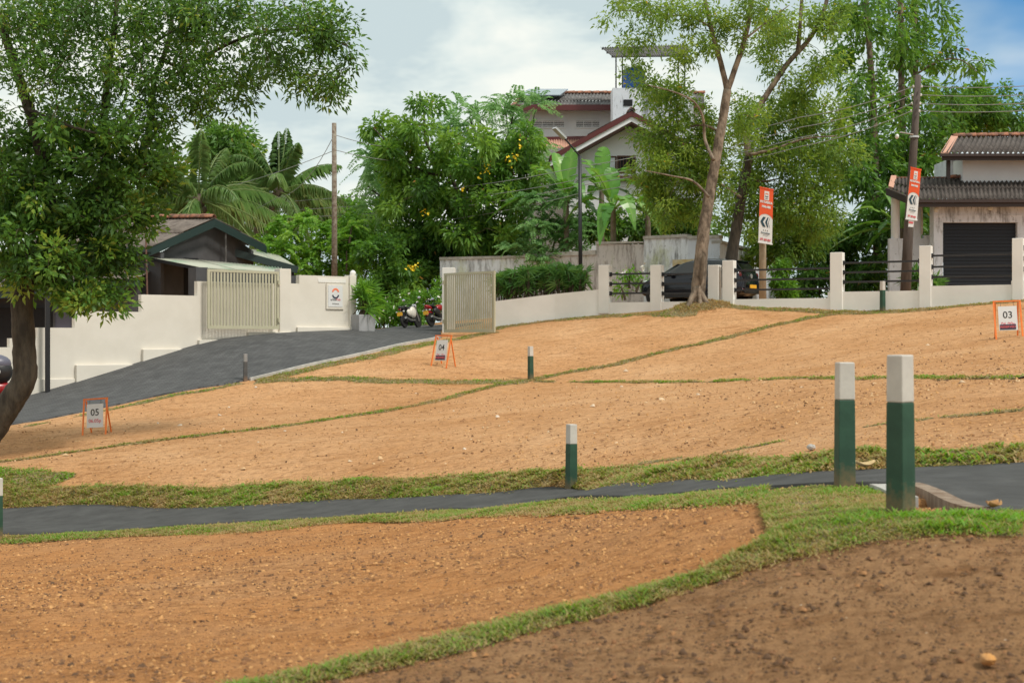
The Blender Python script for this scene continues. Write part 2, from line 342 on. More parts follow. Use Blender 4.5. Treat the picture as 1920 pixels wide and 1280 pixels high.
def soil_material():
    m = bpy.data.materials.new('soil'); m.use_nodes = True; nt = m.node_tree; b = nt.nodes['Principled BSDF']; N = nt.nodes.new; K = nt.links.new
    tc = N('ShaderNodeTexCoord'); at = N('ShaderNodeAttribute'); at.attribute_name = 'tone'
    def noise(sc, det, rough=.6, st=None):
        n = N('ShaderNodeTexNoise'); n.inputs['Scale'].default_value = sc; n.inputs['Detail'].default_value = det; n.inputs['Roughness'].default_value = rough
        if st:
            mp = N('ShaderNodeMapping'); mp.inputs['Scale'].default_value = st; mp.inputs['Rotation'].default_value = (0,0,R(-12)); K(tc.outputs['Object'], mp.inputs['Vector']); K(mp.outputs[0], n.inputs['Vector'])
        else: K(tc.outputs['Object'], n.inputs['Vector'])
        return n
    def ramp(f, *els):
        r = N('ShaderNodeValToRGB'); e = r.color_ramp.elements
        e[0].position, e[0].color = els[0][0], (*els[0][1],1); e[1].position, e[1].color = els[-1][0], (*els[-1][1],1)
        for p, c in els[1:-1]: k = e.new(p); k.color = (*c,1)
        K(f, r.inputs['Fac']); return r
    def mixc(fac, a, bb, mode='MIX'):
        x = N('ShaderNodeMix'); x.data_type = 'RGBA'; x.blend_type = mode
        if isinstance(fac, float): x.inputs['Factor'].default_value = fac
        else: K(fac, x.inputs['Factor'])
        K(a, x.inputs['A']); K(bb, x.inputs['B']); return x.outputs['Result']
    big = noise(.32, 7, .68); base = ramp(big.outputs['Fac'], (.28,(.43,.215,.088)), (.44,(.505,.272,.128)), (.56,(.55,.31,.155)), (.72,(.62,.375,.205)))
    dark = ramp(big.outputs['Fac'], (.3,(.235,.125,.058)), (.7,(.37,.215,.11)))
    at2 = N('ShaderNodeAttribute'); at2.attribute_name = 'rust'; rust = ramp(big.outputs['Fac'], (.30,(.33,.155,.062)), (.45,(.48,.225,.085)), (.58,(.44,.22,.095)), (.72,(.55,.29,.125)))
    c = mixc(at2.outputs['Fac'], base.outputs['Color'], rust.outputs['Color']); c = mixc(at.outputs['Fac'], c, dark.outputs['Color'])
    mid = noise(7, 6, .7); rm = ramp(mid.outputs['Fac'], (.30,(.60,.55,.5)), (.5,(1,1,1)), (.72,(1.12,1.1,1.05))); c = mixc(1.0, c, rm.outputs['Color'], 'MULTIPLY')
    st = noise(1.6, 6, .75, (.5, 3.2, 1)); rs = ramp(st.outputs['Fac'], (.32,(.72,.64,.56)), (.46,(1,1,1)), (.66,(1.05,1.04,1.03))); c = mixc(1.0, c, rs.outputs['Color'], 'MULTIPLY')
    fine = noise(24, 6, .8); rf = ramp(fine.outputs['Fac'], (.30,(.40,.32,.25)), (.44,(.95,.94,.93)), (.54,(1.02,1.02,1.02)), (.70,(1.22,1.18,1.10))); c = mixc(1.0, c, rf.outputs['Color'], 'MULTIPLY')
    vo = N('ShaderNodeTexVoronoi'); vo.inputs['Scale'].default_value = 26; K(tc.outputs['Object'], vo.inputs['Vector'])
    rv = ramp(vo.outputs['Distance'], (.08,(1,1,1)), (.16,(0,0,0))); rc = N('ShaderNodeSeparateColor'); K(vo.outputs['Color'], rc.inputs[0])
    gt = N('ShaderNodeMath'); gt.operation = 'GREATER_THAN'; gt.inputs[1].default_value = .80; K(rc.outputs[0], gt.inputs[0])
    mu = N('ShaderNodeMath'); mu.operation = 'MULTIPLY'; K(gt.outputs[0], mu.inputs[0]); K(rv.outputs['Color'], mu.inputs[1])
    peb = ramp(rc.outputs[1], (.2,(.16,.08,.05)), (.5,(.42,.18,.06)), (.75,(.62,.40,.2)), (.95,(.66,.56,.45)))
    c = mixc(mu.outputs[0], c, peb.outputs['Color'])
    K(c, b.inputs['Base Color']); b.inputs['Roughness'].default_value = .95; b.inputs['Specular IOR Level'].default_value = .1
    ad = N('ShaderNodeMath'); ad.operation = 'MULTIPLY_ADD'; ad.inputs[1].default_value = .5; K(fine.outputs['Fac'], ad.inputs[0]); K(mid.outputs['Fac'], ad.inputs[2])
    ad2 = N('ShaderNodeMath'); ad2.operation = 'MULTIPLY_ADD'; ad2.inputs[1].default_value = .22; K(st.outputs['Fac'], ad2.inputs[0]); K(ad.outputs[0], ad2.inputs[2])
    bp = N('ShaderNodeBump'); bp.inputs['Strength'].default_value = .9; bp.inputs['Distance'].default_value = .05; K(ad2.outputs[0], bp.inputs['Height']); K(bp.outputs['Normal'], b.inputs['Normal'])
    return m
M['soil'] = soil_material()
def paver_material():
    m = mat('grey_pavers', (.075,.075,.077), .85); nt = m.node_tree; b = nt.nodes['Principled BSDF']; N = nt.nodes.new; K = nt.links.new
    tc = N('ShaderNodeTexCoord'); mp = N('ShaderNodeMapping'); mp.inputs['Rotation'].default_value = (0,0,R(-40)); K(tc.outputs['Object'], mp.inputs['Vector'])
    br = N('ShaderNodeTexBrick'); br.inputs['Scale'].default_value = 1.0; br.inputs['Brick Width'].default_value = .22; br.inputs['Row Height'].default_value = .11; br.inputs['Mortar Size'].default_value = .008
    br.inputs['Color1'].default_value = (.062,.062,.064,1); br.inputs['Color2'].default_value = (.092,.092,.094,1); br.inputs['Mortar'].default_value = (.03,.03,.03,1); br.inputs['Bias'].default_value = 0
    K(mp.outputs[0], br.inputs['Vector'])
    n = N('ShaderNodeTexNoise'); n.inputs['Scale'].default_value = 2.2; n.inputs['Detail'].default_value = 6; K(tc.outputs['Object'], n.inputs['Vector'])
    r = N('ShaderNodeValToRGB'); r.color_ramp.elements[0].position = .3; r.color_ramp.elements[0].color = (.72,.72,.73,1); r.color_ramp.elements[1].position = .7; r.color_ramp.elements[1].color = (1.15,1.15,1.14,1); K(n.outputs['Fac'], r.inputs['Fac'])
    x = N('ShaderNodeMix'); x.data_type = 'RGBA'; x.blend_type = 'MULTIPLY'; x.inputs['Factor'].default_value = 1; K(br.outputs['Color'], x.inputs['A']); K(r.outputs['Color'], x.inputs['B'])
    K(x.outputs['Result'], b.inputs['Base Color'])
    bp = N('ShaderNodeBump'); bp.inputs['Strength'].default_value = .5; bp.inputs['Distance'].default_value = .01; bp.invert = True; K(br.outputs['Fac'], bp.inputs['Height']); K(bp.outputs['Normal'], b.inputs['Normal'])
    return m
M['paver'] = paver_material()
M['asphalt'] = mat('asphalt', (.050,.049,.048), .9, (.088,.087,.085), 3.0, 8, .5, 90, lo=.3, hi=.7, bdist=.006, spec=.2)
def stained(name, base, moss, dirt, amt=.5, rough=.9):
    m = mat(name, base, rough); nt = m.node_tree; b = nt.nodes['Principled BSDF']; N = nt.nodes.new; K = nt.links.new
    tc = N('ShaderNodeTexCoord')
    def noise(sc, st, loc=(0,0,0)):
        mp = N('ShaderNodeMapping'); mp.inputs['Scale'].default_value = st; mp.inputs['Location'].default_value = loc; K(tc.outputs['Object'], mp.inputs['Vector'])
        n = N('ShaderNodeTexNoise'); n.inputs['Scale'].default_value = sc; n.inputs['Detail'].default_value = 7; n.inputs['Roughness'].default_value = .7; K(mp.outputs[0], n.inputs['Vector']); return n
    def rmp(n, lo, hi):
        r = N('ShaderNodeMapRange'); r.inputs['From Min'].default_value = lo; r.inputs['From Max'].default_value = hi; K(n.outputs['Fac'], r.inputs['Value']); return r.outputs[0]
    def mixc(f, a, bb):
        x = N('ShaderNodeMix'); x.data_type = 'RGBA'; K(f, x.inputs['Factor'])
        if isinstance(a, tuple): x.inputs['A'].default_value = (*a,1)
        else: K(a, x.inputs['A'])
        x.inputs['B'].default_value = (*bb,1); return x.outputs['Result']
    c = mixc(rmp(noise(1.6, (1,1,.6)), .38, .72), base, tuple(v*.84 for v in base))
    c = mixc(rmp(noise(.9, (1,1,.5), (4,2,1)), .60-.06*amt, .72), c, moss)
    c = mixc(rmp(noise(2.6, (1.9,1.9,.42), (9,7,3)), .58-.08*amt, .72), c, dirt)
    c = mixc(rmp(noise(9, (1,1,.6), (1,3,8)), .60, .72), c, tuple(v*.55 for v in dirt))
    K(c, b.inputs['Base Color']); return m
M['mossy'] = stained('mossy_wall', (.78,.82,.88), (.46,.50,.24), (.13,.125,.12), 1.15)
M['rusty_wall'] = stained('brown_stained_wall', (.60,.57,.56), (.34,.37,.20), (.12,.085,.065), 1.0)
M['white_wall'] = stained('stained_white_wall', (.70,.735,.81), (.52,.54,.54), (.28,.28,.30), .35)
M['lintel'] = stained('stained_white_lintel', (.76,.79,.88), (.50,.50,.54), (.10,.09,.095), 1.1)
M['roof_dark'] = mat('old_roof_sheet', (.050,.038,.033), .9, (.125,.103,.090), 3.5, 7, .4, 40, lo=.38, hi=.7)
M['roof_brown'] = mat('brown_roof_sheet', (.11,.088,.075), .9, (.21,.175,.15), 3.0, 7, .4, 40, lo=.35, hi=.7)
M['roof_grey'] = mat('grey_roof_sheet', (.07,.066,.064), .9, (.20,.19,.185), 2.5, 7, .4, 40, lo=.35, hi=.7)
M['roof_green'] = mat('pale_green_roof_sheet', (.42,.43,.35), .85, (.12,.30,.17), 1.4, 6, .2, 40, lo=.52, hi=.75)

def muddy(m, h0=.02, h1=.16):
    nt = m.node_tree; b = nt.nodes['Principled BSDF']; src = b.inputs['Base Color'].links[0].from_socket; N = nt.nodes.new; K = nt.links.new
    tc = N('ShaderNodeTexCoord'); sx = N('ShaderNodeSeparateXYZ'); K(tc.outputs['Object'], sx.inputs[0]); n = N('ShaderNodeTexNoise'); n.inputs['Scale'].default_value = 26; n.inputs['Detail'].default_value = 6; K(tc.outputs['Object'], n.inputs['Vector'])
    ma = N('ShaderNodeMath'); ma.operation = 'MULTIPLY_ADD'; ma.inputs[1].default_value = .22; K(n.outputs['Fac'], ma.inputs[0]); K(sx.outputs['Z'], ma.inputs[2])
    mr = N('ShaderNodeMapRange'); mr.inputs['From Min'].default_value = h0+.11; mr.inputs['From Max'].default_value = h1+.11; mr.inputs['To Min'].default_value = .5; mr.inputs['To Max'].default_value = 0; K(ma.outputs[0], mr.inputs['Value'])
    x = N('ShaderNodeMix'); x.data_type = 'RGBA'; K(mr.outputs[0], x.inputs['Factor']); K(src, x.inputs['A']); x.inputs['B'].default_value = (.30,.165,.075,1)
    n2 = N('ShaderNodeTexNoise'); n2.inputs['Scale'].default_value = 55; n2.inputs['Detail'].default_value = 3; K(tc.outputs['Object'], n2.inputs['Vector']); m2 = N('ShaderNodeMapRange'); m2.inputs['From Min'].default_value = .74; m2.inputs['From Max'].default_value = .77; K(n2.outputs['Fac'], m2.inputs['Value'])
    y = N('ShaderNodeMix'); y.data_type = 'RGBA'; K(m2.outputs[0], y.inputs['Factor']); K(x.outputs['Result'], y.inputs['A']); y.inputs['B'].default_value = (.45,.42,.38,1); K(y.outputs['Result'], b.inputs['Base Color'])
muddy(M['green_paint']); muddy(M['grey_paint'])

# ------------------------------------------------------------------ ground
def poly_world(pts, n=None):
    P = [G(*p) for p in pts]
    P = [(p.x, p.y) for p in catmull([(q.x,q.y,0) for q in P], 5)]
    return resample(P, n) if n else np.array(P)
DARKLOT = poly_world([(520,1279),(860,1225),(1060,1180),(1250,1130),(1400,1072),(1560,1028),(1700,1008),(1919,1003)], 60)   # near edge of the front grass strip
PATH_FAR = poly_world([(-200,953),(0,955),(300,955),(500,948),(700,938),(900,928),(1072,919),(1200,909),(1300,903),(1440,896),(1584,887),(1700,882),(1800,878),(1919,872)])
PATH_NEAR = poly_world([(-200,1010),(0,1003),(150,998),(300,990),(500,977),(700,965),(850,955),(1000,945),(1150,934),(1300,925),(1440,916),(1584,910),(1655,911),(1722,918),(1772,938),(1832,958),(1919,963)])
def soil_tone(x, y):
    # darker brown tone on the near right-hand lot (towards the camera from the front grass strip)
    ye = np.interp(x, DARKLOT[:,0], DARKLOT[:,1], left=3.0, right=DARKLOT[-1,1])
    t = smooth01((ye - y)/0.4 + .9)*smooth01((x+1.6)/1.8)
    t = t*(.7 + .6*fbm(x*1.1, y*1.1, 5)) + .35*smooth01((8.2-y)/3.5)*fbm(x*.7+3, y*.7, 9)
    return np.clip(t, 0, 1)
def soil_rust(x, y):
    # coarser rusty gravel fill on the lots nearer than the asphalt path
    pn = np.interp(x, PATH_NEAR[:,0], PATH_NEAR[:,1]); t = smooth01((pn - y)/1.2)
    return np.clip(t*(.62 + .7*fbm(x*.8, y*.8, 15)), 0, 1)
def build_ground():
    xs = np.r_[-400,-250,-150,-90,-60,-42,-32,-26,-22,np.arange(-19,-5,.16),np.arange(-5,5,.055),np.arange(5,19.01,.16),22,26,32,42,60,90,150,250,400]
    ys = np.r_[-60,-35,-20,-12,-8,-5,-2,0,1.5,2.5,3.2,3.8,np.arange(4.3,12,.045),np.arange(12,27,.10),np.arange(27,60,.22),62,66,72,80,92,110,140,190,260,400]
    X, Y = np.meshgrid(xs, ys); Z = H(X, Y)
    r = (fbm(X*2.1, Y*2.1, 1)-.5)*.034 + (fbm(X*9, Y*9, 2, 3)-.5)*.030*np.exp(-((Y-7)/9)**2) + (vnoise(X*.5, Y*2.2, 8)-.5)*.012
    Z = Z + r*smooth01((Y-2)/2)*smooth01((44-Y)/6) - .012
    V = np.stack([X,Y,Z],-1).reshape(-1,3); ny, nx = X.shape
    i = (np.arange(ny-1)[:,None]*nx + np.arange(nx-1)[None]).ravel()
    T = np.concatenate([np.stack([i,i+1,i+nx+1],1), np.stack([i,i+nx+1,i+nx],1)])
    o = np_mesh('ground', V, T, M['soil'], tone=soil_tone(X.ravel(), Y.ravel()), smooth=True); o['kind'] = 'structure'
    a = o.data.attributes.new('rust', 'FLOAT', 'POINT'); a.data.foreach_set('value', soil_rust(X.ravel(), Y.ravel()).astype(np.float32))
build_ground()
def ribbon(name, A, B, m, lift=.022, ns=14, nt=90, thick=.10):
    A = resample(A, nt); B = resample(B, nt); s = np.linspace(0,1,ns)[None,:,None]
    P = A[:,None]*(1-s) + B[:,None]*s; Z = H(P[...,0], P[...,1], False) + lift
    V = np.concatenate([P, Z[...,None]], -1).reshape(-1,3)
    i = (np.arange(nt-1)[:,None]*ns + np.arange(ns-1)[None]).ravel()
    T = np.concatenate([np.stack([i,i+1,i+ns+1],1), np.stack([i,i+ns+1,i+ns],1)])
    # skirts along the edges so that it reads as a laid slab
    ring = np.r_[np.arange(ns), np.arange(1,nt)*ns+ns-1, (nt-1)*ns+np.arange(ns-2,-1,-1), np.arange(nt-2,0,-1)*ns]
    b = len(V); V = np.concatenate([V, V[ring]-[0,0,thick]]); k = len(ring); j = np.arange(k); j2 = (j+1)%k
    T = np.concatenate([T, np.stack([ring[j], b+j, b+j2],1), np.stack([ring[j], b+j2, ring[j2]],1)])
    me_o = np_mesh(name, V, T, m); me_o['kind'] = 'structure'; return me_o
UP_A = poly_world([(-60,818),(0,800),(90,785),(175,768),(320,737),(460,713),(560,689),(690,661),(780,641),(829,632)])
LA = Vector((-14.04,39.0)); LB = Vector((-5.14,46.5))
_wd = np.array([8.9,7.5])/np.hypot(8.9,7.5); UP_B = np.array([[-14.04,39.0]])+_wd[None]*np.linspace(-1,11.5,24)[:,None] + np.array([-.10,.12])
UP_B = np.r_[UP_B, np.array([tuple(G(740,613).xy), tuple(G(830,609.5).xy)])]
A2 = np.r_[[[-18,33.0]], UP_A, [[-2.6,47.0]], [[-1.0,49.5]]]; B2 = np.r_[[[-19.5,34.4]], UP_B, [[-4.5,49.5]], [[-3.5,51.5]]]
ribbon('paved_road', A2, B2, M['paver'], .024, 28, 140)
PF2 = np.r_[PATH_FAR, [[6.5,10.6]], [[9,10.2]]]; PN2 = np.r_[PATH_NEAR, [[5.4,8.0]], [[9,7.4]]]
ribbon('asphalt_path', PF2, PN2, M['asphalt'], .026, 16, 220)
# kerb strip of the paved road
def kerb_run(name, pts, w, h, m):
    P = resample(poly_world(pts), 60); mb = MB()
    for i in range(59):
        a, b = P[i], P[i+1]; za, zb = Hs(*a), Hs(*b)
        mb.wall(a, b, za-.1, za+h, w, 0, zb+h, zb-.1)
    o = mb.build(name, m); o['kind'] = 'structure'; return o
kerb_run('road_kerb', [(470,713),(560,691),(690,663),(780,643),(826,634)], .10, .07, M['concrete'])


# ------------------------------------------------------------------ grass: strips and banks of creeping grass, each one mass
M['grass'] = leaf_mat('grass_blades', [(0,(.42,.30,.14)),(.22,(.36,.30,.11)),(.42,(.25,.28,.065)),(.68,(.17,.29,.04)),(1,(.19,.40,.045))], .4, .6)
M['thatch'] = mat('grass_thatch', (.12,.115,.045), .95, (.28,.20,.10), 9, 6, .8, 60, lo=.40, hi=.62)
def grass_strip(name, A, B, dens, blade, width, hump=.05, dry=.3, nt=200, ragged=.25, seed=0, label=None, gaps=0.0, ns=9):
    A = resample(A, nt); B = resample(B, nt); r = np.random.default_rng(seed)
    L = np.linalg.norm(B-A, axis=1); t = np.linspace(0,1,nt)
    seglen = np.r_[0, np.cumsum(np.linalg.norm(np.diff((A+B)/2, axis=0), axis=1))]
    ea = (fbm(seglen*2.2, seglen*0, seed+3, 3)-.5)*ragged*2; eb = (fbm(seglen*2.2, seglen*0+7, seed+4, 3)-.5)*ragged*2
    # thatch mat
    s = np.linspace(0,1,ns)
    S = ea[:,None] + (1+eb-ea)[:,None]*s[None]
    P = A[:,None]*(1-S[...,None]) + B[:,None]*S[...,None]
    bump = (fbm(P[...,0]*5, P[...,1]*5, seed+1)-.35)*hump*1.3
    prof = np.sin(np.pi*s)[None]**.5
    cover = fbm(P[...,0]*1.3, P[...,1]*1.3, seed+11)
    Z = H(P[...,0],P[...,1],False) + np.where(cover < gaps, -.03, prof*(hump*.35+np.maximum(bump,0)) - .06*(1-prof)**2)
    V = np.concatenate([P, Z[...,None]],-1).reshape(-1,3)
    i = (np.arange(nt-1)[:,None]*ns + np.arange(ns-1)[None]).ravel()
    T = np.concatenate([np.stack([i,i+1,i+ns+1],1), np.stack([i,i+ns+1,i+ns],1)])
    # blades
    area = np.r_[(L[:-1]+L[1:])/2*np.diff(seglen), 0]; n = int(area.sum()*dens); cdf = np.cumsum(area)/area.sum()
    k = np.minimum(np.searchsorted(cdf, r.random(n)), nt-2); f = r.random(n)
    a = A[k]*(1-f[:,None])+A[k+1]*f[:,None]; b = B[k]*(1-f[:,None])+B[k+1]*f[:,None]
    sa = ea[k]*(1-f)+ea[k+1]*f; sb = 1+eb[k]*(1-f)+eb[k+1]*f
    sv = r.random(n); ov = .10*r.normal(size=n)*(r.random(n)<.35); SV = sa+(sb-sa)*sv+ov
    p = a*(1-SV[:,None])+b*SV[:,None]
    cov = fbm(p[:,0]*1.3, p[:,1]*1.3, seed+11)
    keep = r.random(n) < np.clip((cov-gaps)/.08 + (0.15 if gaps else 1), 0, 1)
    p = p[keep]; sv = sv[keep]; n = len(p)
    bz = np.maximum(fbm(p[:,0]*5,p[:,1]*5,seed+1)-.35,0)*hump*1.3; pr = np.sin(np.pi*np.clip(sv,0,1))**.5
    z = H(p[:,0],p[:,1],False) + pr*(hump*.35+bz) - .006
    tuft = fbm(p[:,0]*6.5, p[:,1]*6.5, seed+21, 2)
    hgt = blade*(.35+.9*r.random(n))*(.35+1.3*tuft)*(.55+.45*pr)
    ang = r.random(n)*2*np.pi; lean = .5+1.6*r.random(n)
    dx = np.cos(ang); dy = np.sin(ang); w = width*(.6+.8*r.random(n))
    base = np.stack([p[:,0],p[:,1],z],1)
    d = np.stack([dx*lean, dy*lean, np.ones(n)],1); d /= np.linalg.norm(d,axis=1)[:,None]
    side = np.stack([-dy,dx,np.zeros(n)],1)*w[:,None]/2
    tip = base + d*hgt[:,None] + np.stack([dx,dy,-.4*np.ones(n)],1)*(hgt*.25)[:,None]
    mid = base + d*(hgt*.5)[:,None]
    BV = np.stack([base-side*.6, base+side*.6, mid+side, tip, mid-side],1).reshape(-1,3)
    o = np.arange(n)[:,None]*5; BT = np.concatenate([o+[0,1,2], o+[0,2,4], o+[4,2,3]])
    patch = fbm(p[:,0]*1.7+5, p[:,1]*1.7, seed+31)
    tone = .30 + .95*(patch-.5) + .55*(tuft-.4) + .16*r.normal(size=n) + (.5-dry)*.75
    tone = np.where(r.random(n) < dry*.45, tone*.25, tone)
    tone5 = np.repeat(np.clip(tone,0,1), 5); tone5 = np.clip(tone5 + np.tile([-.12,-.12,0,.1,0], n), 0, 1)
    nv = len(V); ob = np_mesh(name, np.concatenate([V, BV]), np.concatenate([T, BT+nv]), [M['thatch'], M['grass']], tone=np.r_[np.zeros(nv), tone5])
    mi = np.zeros(len(T)+len(BT), np.int32); mi[len(T):] = 1; ob.data.polygons.foreach_set('material_index', mi)
    ob['kind'] = 'stuff'; ob['label'] = label; ob['category'] = 'grass'; return ob
def offset(P, w, y=True):
    P = np.asarray(P); d = np.gradient(P, axis=0); d /= np.linalg.norm(d,axis=1)[:,None]; nrm = np.stack([-d[:,1], d[:,0]],1)
    return P + nrm*np.asarray(w).reshape(-1,1) if np.ndim(w) else P + nrm*w
# front strip, nearest the camera
fs_up = poly_world([(260,1325),(440,1284),(640,1242),(840,1188),(1000,1150),(1180,1105),(1320,1062),(1440,1008),(1500,980),(1600,962),(1700,963),(1800,966),(1919,966)])
fs_dn = poly_world([(420,1330),(560,1288),(740,1250),(900,1212),(1060,1168),(1250,1120),(1400,1068),(1530,1035),(1640,1012),(1750,1003),(1919,1001)])
grass_strip('grass', fs_up, fs_dn, 9000, .045, .0085, .035, .30, 240, .10, 1, 'bright green grass strip curving across the near right foreground')
# triangle of turf beside the path, in front of the pair of posts
tr_a = poly_world([(1424,946),(1446,924),(1500,915),(1560,911),(1640,915),(1668,930),(1690,948)]); tr_b = poly_world([(1444,1008),(1462,1012),(1500,1003),(1560,990),(1630,975),(1680,970),(1720,968)])
grass_strip('grass', tr_a, tr_b, 7500, .034, .0095, .022, .48, 160, .08, 2, 'dry mixed turf around the base of the two tall near posts', ns=16)
# near verge of the path
nv_a = poly_world([(-150,1008),(0,1004),(150,999),(300,991),(500,978),(700,966),(850,956),(1000,946),(1150,936),(1300,927),(1440,917)])
nv_b = poly_world([(-150,1025),(0,1019),(150,1010),(260,1004),(400,1002),(560,988),(700,978),(850,972),(1000,966),(1150,957),(1300,949),(1432,944)])
grass_strip('grass', nv_a, nv_b, 3200, .050, .014, .035, .50, 300, .12, 3, 'narrow grass verge along the near edge of the asphalt path')
# bank beyond the path
bk_a = poly_world([(-150,952),(0,953),(300,954),(500,947),(700,937),(900,927),(1072,918),(1200,908),(1300,902),(1440,895),(1584,886),(1700,881),(1800,877),(1919,871)])
bk_b = poly_world([(-150,915),(60,912),(200,914),(330,913),(480,908),(620,903),(760,898),(900,891),(1060,884),(1200,876),(1300,872),(1440,866),(1584,858),(1700,855),(1800,850),(1919,846)])
grass_strip('grass', bk_a, bk_b, 3600, .062, .020, .12, .52, 420, .10, 4, 'thick bank of creeping grass along the far edge of the asphalt path', ns=14)
lt_a = poly_world([(-150,925),(0,925),(60,917),(110,905),(140,893)]); lt_b = poly_world([(-150,868),(0,877),(60,878),(100,882),(143,888)])
grass_strip('grass', lt_a, lt_b, 1600, .06, .022, .06, .32, 80, .08, 5, 'tongue of bright grass at the left end of the path bank', ns=14)
def thin_strip(pts, w, seed, label, dens=650, dry=.56, gaps=0.0, blade=.055, bw=.026, hump=.022, nt=260, ragged=.35):
    P = poly_world(pts); grass_strip('grass', offset(P,-w/2), offset(P,w/2), dens, blade, bw, hump, dry, nt, ragged, seed, label, gaps)
thin_strip([(-40,872),(0,866),(120,850),(260,830),(400,813),(520,800),(620,785),(720,770),(800,755),(870,738),(930,722),(1000,711)], .26, 6, 'diagonal grass line from the left foot of the field up to the middle post', 1500)
thin_strip([(1000,711),(1060,699),(1150,683),(1240,660),(1330,640),(1420,618),(1500,600),(1570,586),(1630,578)], .34, 7, 'diagonal grass line running up from the middle post to the fence', 1100)
thin_strip([(485,713),(560,711),(650,710),(740,714),(830,716),(900,716),(990,715)], .62, 8, 'level grass line from the road kerb to the middle post', 800)
thin_strip([(1005,714),(1100,715),(1200,716),(1300,715),(1400,712),(1500,709),(1600,709),(1700,708),(1800,708),(1919,707)], .26, 9, 'level grass line from the middle post to the right edge', 1500, .40, .40)
thin_strip([(1200,868),(1280,858),(1360,845),(1440,832),(1520,817),(1600,803),(1680,792),(1760,782),(1830,776),(1919,767)], .16, 10, 'patchy thin grass line crossing the lot behind the two near posts', 2200, .5, .47, .04, .014, .015)
thin_strip([(20,803),(100,790),(180,773),(250,758),(320,742),(400,729),(470,714)], .28, 11, 'thin grass edge between the paved road and the left lot', 700, .4, .40)
thin_strip([(482,714),(540,701),(600,687),(700,666),(780,649),(830,640),(880,631),(930,621)], .62, 12, 'grass verge below the kerb of the paved road', 900, .5)
thin_strip([(925,616),(980,607),(1040,600),(1120,594),(1200,589),(1260,584),(1310,582)], .75, 13, 'dull grass fringe at the foot of the low cream wall', 800, .6)
_fd = np.array([11.64,-6.0])/np.hypot(11.64,6.0); _fn = np.array([_fd[1],-_fd[0]]); _fp = np.array([[2.76,46.0]])+_fd[None]*np.linspace(3.0,14.5,40)[:,None]
grass_strip('grass', _fp+_fn*.62, _fp+_fn*.02, 900, .06, .026, .03, .62, 240, .22, 14, 'dry grass fringe at the foot of the railed fence')
_m0 = np.array([[5.0,43.35],[5.4,43.1],[5.8,43.05],[6.2,43.1],[6.7,43.3]]); _m1 = np.array([[5.0,44.1],[5.4,44.3],[5.8,44.4],[6.2,44.3],[6.7,44.1]])
grass_strip('grass', _m0, _m1, 1200, .10, .02, .05, .85, 60, .1, 15, 'dry grass mound round the root of the tall middle tree', ns=12)

# ------------------------------------------------------------------ gravel and clods
def gravel():
    r = np.random.default_rng(3); base = np.array([[1,0,0],[-.5,.87,0],[-.5,-.87,0],[.3,.3,.75],[-.45,.1,.6],[.1,-.5,.65]])
    tri = np.array([[3,5,0],[3,0,1],[3,1,4],[4,1,2],[4,2,5],[5,2,0],[3,4,5]]); VV = []; TT = []; tones = []; n0 = 0
    def scatter(n, ylo, yhi, s0, s1, tl, th, rough=False):
        nonlocal n0
        y = ylo*(yhi/ylo)**r.random(n); x = (r.random(n)-.5)*.78*y
        # not on roads
        keep = np.ones(n, bool)
        for k in range(n): pass
        pf = np.interp(x, PF2[:,0], PF2[:,1]); pn = np.interp(x, PN2[:,0], PN2[:,1]); keep &= ~((y > pn-.25) & (y < pf+.3))
        ua = np.interp(x, A2[:,0], A2[:,1]); keep &= ~((y > ua-.2) & (x < 0)); keep &= y < 41
        if rough: keep &= fbm(x*1.5, y*1.5, 77) > .45
        x, y = x[keep], y[keep]; n = len(x); z = H(x,y)
        s = s0*(s1/s0)**(r.random(n)**1.8)
        ang = r.random(n)*6.28; ca, sa = np.cos(ang), np.sin(ang)
        B = base[None]*(1+.35*r.normal(size=(n,6,1)))*np.stack([np.ones(n),.6+.4*r.random(n),.5+.5*r.random(n)],1)[:,None]*s[:,None,None]
        X = B[...,0]*ca[:,None]-B[...,1]*sa[:,None]; Yy = B[...,0]*sa[:,None]+B[...,1]*ca[:,None]
        V = np.stack([X+x[:,None], Yy+y[:,None], B[...,2]+z[:,None]-.1*s[:,None]],-1)
        VV.append(V.reshape(-1,3)); TT.append((np.arange(n)[:,None,None]*6+tri[None]).reshape(-1,3)+n0); n0 += n*6
        tones.append(np.repeat(np.clip(tl+(th-tl)*r.random(n)-.35*soil_tone(x,y)-.16*soil_rust(x,y),0,1),6))
    scatter(22000, 4.8, 10, .004, .013, .22, .80); scatter(5200, 4.8, 13, .009, .026, .12, .86, True); scatter(15000, 10, 22, .008, .022, .12, .88)
    scatter(12000, 19, 41, .012, .034, .0, .92); scatter(70, 20, 41, .03, .075, .85, 1.0); scatter(26, 5.5, 18, .014, .028, .75, .95)
    m = leaf_mat('gravel_stones', [(0,(.10,.055,.03)),(.3,(.26,.125,.055)),(.55,(.46,.24,.09)),(.72,(.56,.30,.12)),(.9,(.60,.40,.22)),(1,(.62,.54,.45))], 0.0, .95)
    o = np_mesh('gravel', np.concatenate(VV), np.concatenate(TT), m, tone=np.concatenate(tones)); o['kind'] = 'stuff'; o['label'] = 'loose gravel and soil clods scattered over the bare lots'; o['category'] = 'gravel'
gravel()
